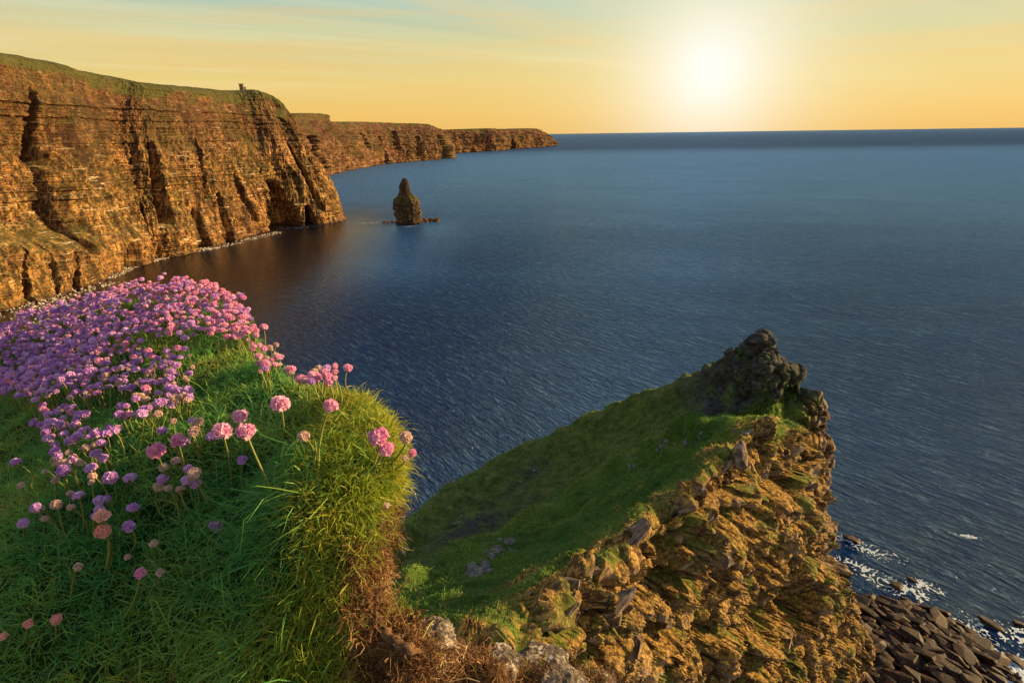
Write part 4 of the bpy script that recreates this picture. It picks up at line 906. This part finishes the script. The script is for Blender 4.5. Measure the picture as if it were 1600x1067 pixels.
named = [
 (245, 704, 33, 'pink', (292, 800), 'bright pink thrift head on a long stem, left of the loose foreground bunch'),
 (278, 688, 27, 'pink', (303, 790), 'pink thrift head just behind and right of the leftmost tall pink one'),
 (347, 673, 36, 'pink', (362, 770), 'large pink double thrift head in the middle of the foreground bunch'),
 (375, 650, 28, 'pink', (378, 740), 'pink thrift head highest of the foreground bunch of three'),
 (384, 674, 34, 'pink', (432, 776), 'pink thrift head with a yellowish underside on a leaning stem'),
 (438, 631, 36, 'pink', (434, 724), 'wide pink thrift head standing alone on an upright stem near the middle of the bank'),
 (517, 634, 27, 'pink', (498, 742), 'small pale pink thrift head on a tall stem close to the lit edge'),
 (474, 682, 22, 'faded', (488, 735), 'cream and yellow fading thrift head low in the lit grass'),
 (591, 682, 38, 'pink', (572, 752), 'largest bright pink thrift head at the sunlit right edge of the bank'),
 (604, 701, 30, 'pink', (574, 752), 'second bright pink thrift head tucked under the largest one at the edge'),
 (634, 683, 26, 'faded', (598, 736), 'greyish brown withered thrift head poking out over the sea'),
 (645, 708, 18, 'bud', (612, 738), 'small rosy thrift bud farthest out over the sea'),
 (633, 716, 14, 'fbud', (606, 740), 'tiny orange brown thrift bud on a curved stem at the edge'),
 (303, 740, 26, 'faded', (332, 800), 'whitish fading thrift head among dark grass below the pink bunch'),
 (341, 822, 32, 'lilac', (346, 792), 'drooping purple thrift head in the deep shade of the grass'),
 (362, 818, 20, 'faded', (350, 790), 'pale withered thrift head next to the drooping purple one'),
 (159, 805, 27, 'peach', (163, 896), 'upper peach pink thrift head of the stacked pair on a thick yellow stem'),
 (160, 830, 28, 'peach', (168, 898), 'lower peach pink thrift head of the stacked pair on a thick yellow stem'),
 (122, 886, 17, 'fbud', (112, 940), 'peach coloured thrift bud left of the stacked pair'),
 (219, 896, 22, 'bud', (190, 974), 'pink thrift bud tipped to the right on a curved yellow stem'),
 (88, 967, 20, 'peach', (90, 1000), 'peach thrift head low in the bottom left grass'),
 (44, 974, 17, 'peach', (46, 1004), 'ragged orange thrift head low in the bottom left grass'),
 (4, 994, 15, 'peach', (6, 1020), 'orange thrift head cut by the left border low in the grass'),
 (201, 822, 23, 'lilac', (206, 860), 'vivid purple thrift head right of the stacked peach pair'),
 (172, 746, 26, 'lilac', (178, 790), 'dense purple thrift head in shade above the stacked peach pair'),
 (36, 817, 19, 'lilac', (40, 850), 'single purple thrift head in the dark grass near the left border'),
 (604, 790, 13, 'fbud', (588, 806), 'brown dried thrift stub sticking out of the bare edge'),
 (454, 577, 18, 'pink', (450, 620), 'pink thrift head highest on the lit rim against the water'),
 (470, 592, 19, 'pink', (466, 636), 'pink thrift head just below the highest one on the rim'),
 (494, 590, 21, 'pink', (490, 636), 'pink thrift head in the middle of the row on the rim'),
 (511, 588, 18, 'pink', (508, 634), 'pink thrift head at the right end of the row on the rim'),
 (432, 556, 14, 'fbud', (430, 600), 'small peach thrift head on the rim just right of the dense drift'),
 (399, 538, 14, 'pink', (400, 580), 'small pink thrift head standing out at the right tip of the dense drift'),
 (254, 748, 20, 'lilac', (262, 790), 'pale purple thrift head between two dark hollows in the grass'),
 (214, 884, 0, 'x', (0, 0), ''),
 (148, 806, 14, 'lilac', (150, 850), 'small purple thrift head half hidden behind the stacked pair'),
 (199, 870, 12, 'faded', (204, 900), 'small white withered thrift head deep in the dark grass'),
 (240, 849, 16, 'faded', (244, 880), 'pinkish white withered thrift head in dark grass right of the purple one'),
 (250, 894, 15, 'faded', (254, 920), 'beige withered thrift head right of the tipped pink bud'),
 (272, 622, 17, 'faded', (280, 660), 'reddish peach thrift head in the grass below the dense drift'),
 (292, 626, 13, 'fbud', (298, 664), 'small reddish thrift bud beside the peach head below the drift'),
]
rr_ = random.Random(3); shown = 0
for (a, b, w, kind, rt, lab) in named:
    if w == 0: continue
    real = 0.0245 if 'bud' not in kind else 0.0150
    root = surf(*rt); d_ = real * F / w
    droot = PROJ(root[None])[2][0]; d_ = min(d_, droot * 0.955); d_ = max(d_, droot * 0.72)
    hd = UD(a, b, d_)
    sc = w / F * d_ / real
    tilt = (0.1, -0.25, 0.95)
    if 'drooping' in lab: tilt = (-0.3, -0.6, -0.55)
    if 'tipped' in lab: tilt = (0.6, -0.1, 0.7)
    thrift(root, hd, kind, sc, lab, None, None, rr_, tilt, 0.0014 if 'thick' in lab else 0.0010); shown += 1

# the crowd of smaller heads
def drift():
    P, N, px, py, dd, area, rr = (BK[k] for k in ('P', 'N', 'px', 'py', 'd', 'area', 'r'))
    def poly(pts):
        x, y = px, py; inside = np.zeros(len(x), bool); n = len(pts); j = n - 1
        for i in range(n):
            xi, yi = pts[i]; xj, yj = pts[j]
            c = ((yi > y) != (yj > y)) & (x < (xj - xi) * (y - yi) / (yj - yi + 1e-9) + xi); inside ^= c; j = i
        return inside
    A = poly([(-80, 560), (-20, 530), (60, 480), (150, 455), (240, 440), (300, 440), (370, 460), (420, 520), (415, 570), (330, 560), (250, 560), (190, 590), (140, 640), (70, 670), (20, 640), (-80, 610)])
    B = poly([(70, 650), (140, 590), (260, 570), (330, 600), (300, 660), (230, 700), (110, 740), (60, 700)])
    Cc = poly([(380, 560), (440, 580), (560, 620), (640, 660), (640, 700), (560, 660), (420, 630)])
    Dd = poly([(60, 760), (300, 700), (420, 740), (300, 820), (60, 860)])
    hole = np.exp(-(((px - 215) / 30) ** 2 + ((py - 510) / 22) ** 2) ** 2)
    clm = sstep(fbm(P[:, 0] * 9, P[:, 1] * 9, 0, 2), -0.25, 0.3)
    w = (A * (1 - 0.9 * hole) * (0.35 + 0.65 * clm) + B * 0.34 * clm + Cc * 0.75 * clm + Dd * 0.30 * clm) * area * (rr < 1.01) * (dd > 0.2)
    w = w / w.sum(); N_ = 2600; cand = RNG.choice(len(P), N_ * 3, replace=False, p=w)
    out = []; G = {}
    for k in cand:
        p = P[k]; key = (int(p[0] // 0.012), int(p[1] // 0.012)); ok = True
        for i in (-1, 0, 1):
            for j in (-1, 0, 1):
                for q in G.get((key[0] + i, key[1] + j), ()):
                    if (q[0] - p[0]) ** 2 + (q[1] - p[1]) ** 2 < 0.0106 ** 2: ok = False; break
        if ok: G.setdefault(key, []).append(p); out.append(k)
        if len(out) >= N_: break
    out.sort(key=lambda k: dd[k]); rnd = random.Random(12)
    stems = []
    for i in range(8): stems.append(stem_mesh(Vector((rnd.uniform(-.012, .012), rnd.uniform(-.012, .012), 0.055)), Vector((rnd.uniform(-.006, .006), rnd.uniform(-.006, .006), 0)), 0.0009))
    heads2 = [head_mesh(20, HR, 0.0052, 200 + i) for i in range(3)]
    acc = {'pink': [], 'lilac': [], 'faded': [], 'stem': []}
    n_ind = 300 - shown
    kinds = []
    for i, k in enumerate(out):
        x_, y_ = px[k], py[k]; inA = A[k]
        pl = 1 - float(np.clip((x_ - 120) / 260, 0, 1)); r_ = rnd.random()  # more lilac to the left: the drift's shaded side put into petal colour
        if inA: kind = 'lilac' if r_ < 0.15 + 0.75 * pl else ('pink' if r_ < 0.97 else 'faded')
        elif Cc[k]: kind = 'pink' if r_ < 0.5 else 'faded' if r_ < 0.9 else 'lilac'
        elif B[k]: kind = 'lilac' if r_ < 0.6 else 'faded' if r_ < 0.85 else 'pink'
        else: kind = 'lilac' if r_ < 0.45 else 'faded'
        sc = rnd.uniform(0.42, 0.74) * (0.82 if Cc[k] else 1.0) * (0.8 if kind == 'faded' else 1)
        L = (0.055 if inA else 0.040) * rnd.uniform(0.75, 1.2); p = P[k]
        if i < n_ind:
            st = stems[rnd.randrange(8)]; s = L / 0.055
            r = bpy.data.objects.new('sea_thrift', None); COL.objects.link(r); r.location = p; r.rotation_euler.z = rnd.uniform(0, 6.28)
            tipv = Vector(st.vertices[-3].co); so_ = obj('stem', st, None, r); so_.scale = (1, 1, s); hv = Vector((tipv.x, tipv.y, 0.055 * s))
            po = obj('petals', rnd.choice(heads[kind]), None, r); po.location = hv; po.rotation_euler = (rnd.uniform(-.35, .35), rnd.uniform(-.35, .35), 0); po.scale = (sc,) * 3
            bo = obj('bracts', BR, None, r); bo.location = hv; bo.rotation_euler = po.rotation_euler; bo.scale = (sc,) * 3
            r['category'] = 'flower'; cn = {'lilac': 'purple', 'pink': 'pink', 'faded': 'faded'}[kind]
            wh = ('at the left end' if x_ < 90 else 'left of the middle' if x_ < 180 else 'around the middle' if x_ < 270 else 'at the right end')
            if inA: lab, g = cn + ' thrift head packed among its neighbours ' + wh + ' of the dense flower drift', 'thrift flowers of the dense drift'
            elif B[k] and x_ < 140: lab, g = cn + ' thrift head in shaded grass below the left part of the dense drift', 'thrift flowers below the dense drift'
            elif False: lab, g = cn + ' thrift head packed among its neighbours in the dense flower drift', 'thrift flowers of the dense drift'
            elif Cc[k]: lab, g = 'small ' + cn + ' thrift head scattered along the sunlit grassy rim', 'thrift flowers along the sunlit rim'
            elif B[k]: lab, g = cn + ' thrift head scattered in the shaded grass below the dense drift', 'thrift flowers below the dense drift'
            else: lab, g = cn + ' thrift head half sunk in the dark grass of the middle bank', 'thrift flowers in the dark grass'
            r['label'] = lab; r['group'] = g
        else:
            a = rnd.uniform(0, 6.28); h = np.array([p[0] + rnd.uniform(-.01, .01), p[1] + rnd.uniform(-.01, .01), p[2] + L]); acc[kind].append((h, a, sc, rnd.random())); acc['stem'].append((p, h))
    for kind in ('pink', 'lilac', 'faded'):
        if not acc[kind]: continue
        VV = []; FF = []; LL = []; TT = []; off = 0
        for i, (h, a, sc, tt) in enumerate(acc[kind]):
            V, Fc, low, tint = heads2[i % 3]; ca, sa = math.cos(a) * sc, math.sin(a) * sc
            VV.append(np.stack([V[:, 0] * ca - V[:, 1] * sa + h[0], V[:, 0] * sa + V[:, 1] * ca + h[1], V[:, 2] * sc + h[2]], -1)); FF.append(Fc + off); off += len(V); LL.append(low); TT.append(tint * 0.5 + tt * 0.5)
        me = make_mesh('sea_thrift_drift', np.concatenate(VV), np.concatenate(FF)); add_attr(me, 'low', np.concatenate(LL)); add_attr(me, 'tint', np.concatenate(TT))
        obj('sea_thrift_drift', me, {'pink': M_pink, 'lilac': M_lilac, 'faded': M_faded}[kind], kind='stuff')
    a = np.array([s[0] for s in acc['stem']]); b = np.array([s[1] for s in acc['stem']])
    side = np.tile([[1.0, 0.2, 0]], (len(a), 1)); blades(a, b, side, np.full(len(a), 0.0010), np.zeros_like(a), M_stem, 'thrift_stems', RNG.random(len(a)), 2, kind='stuff')
drift()

# ------------------------------------------------------------------ stones and a root in the bare edge
def fore_stones():
    def stone(px_, py_, w, lab, seed, flat=0.6):
        p = surf(px_, py_); dd = PROJ(p[None])[2][0]; r = w / F * dd / 2
        bm = bmesh.new(); bmesh.ops.create_icosphere(bm, subdivisions=5, radius=1)
        co = np.array([v.co[:] for v in bm.verts]); n = co.copy()
        q = 0.28 * fbm(co[:, 0] * 1.2 + seed, co[:, 1] * 1.2, co[:, 2] * 1.2, 3) + 0.10 * fbm(co[:, 0] * 5 + seed, co[:, 1] * 5, co[:, 2] * 5, 4, 0.65)
        co = co * (1 + q)[:, None]; co[:, 2] *= flat
        for v, c in zip(bm.verts, co): v.co = c * r
        o = bm_obj('stone', bm, M_fore_rock, None, label=lab, category='stone'); o.location = Vector(p) - Vector((0, 0, r * 0.25)); o.rotation_euler.z = seed
    stone(690, 988, 74, 'rough lichened stone set in the bare brown edge, the upper left one', 1.3)
    stone(850, 1062, 130, 'broad speckled grey stone on the lower border beside the bare edge', 2.2, 0.45)
    stone(775, 1040, 66, 'knobbly brown grey stone wedged between the two larger ones', 3.4)
    stone(930, 1078, 76, 'low stone at the right end of the bare edge', 5.1, 0.5)
    stone(575, 965, 18, 'small pale pebble caught in the dead roots', 7.0)
    # the thick exposed root
    pts = [(588, 962), (600, 985), (612, 1005), (640, 1022), (668, 1026)]
    C = np.array([surf(a, b) + np.array([0.0, -0.004, 0.010]) for a, b in pts]); C = catmull(C, 40); V = []
    for i, c in enumerate(C):
        r = 0.0048 * min(1, i / 5.0 + 0.02, (39 - i) / 9.0 + 0.02) * (1 + 0.2 * math.sin(i * 0.9))
        tq = Vector(C[min(i + 1, 39)] - C[max(i - 1, 0)]).to_track_quat('Z', 'Y')
        for j in range(10): a = j / 10 * 6.283; V.append(tuple(Vector(c) + tq @ Vector((math.cos(a) * r * (1 + 0.15 * math.sin(3 * a + i * .3)), math.sin(a) * r, 0))))
    m, t = material('dark_root_bark'); p = t.pos(); nn = t.noise(t.map(p, scale=(1, 1, 1)), 160, 5, 0.7); t.out(t.principled(t.ramp(nn, [(0.35, (0.030, 0.016, 0.010)), (0.65, (0.22, 0.12, 0.06))]), 0.85, 0.2, t.bump(nn, 0.8, 0.004)))
    obj('exposed_root', make_mesh('exposed_root', np.array(V), grid_faces(40, 10, True), True), m, label='thick dark root winding out of the bare brown edge', category='root')
fore_stones()
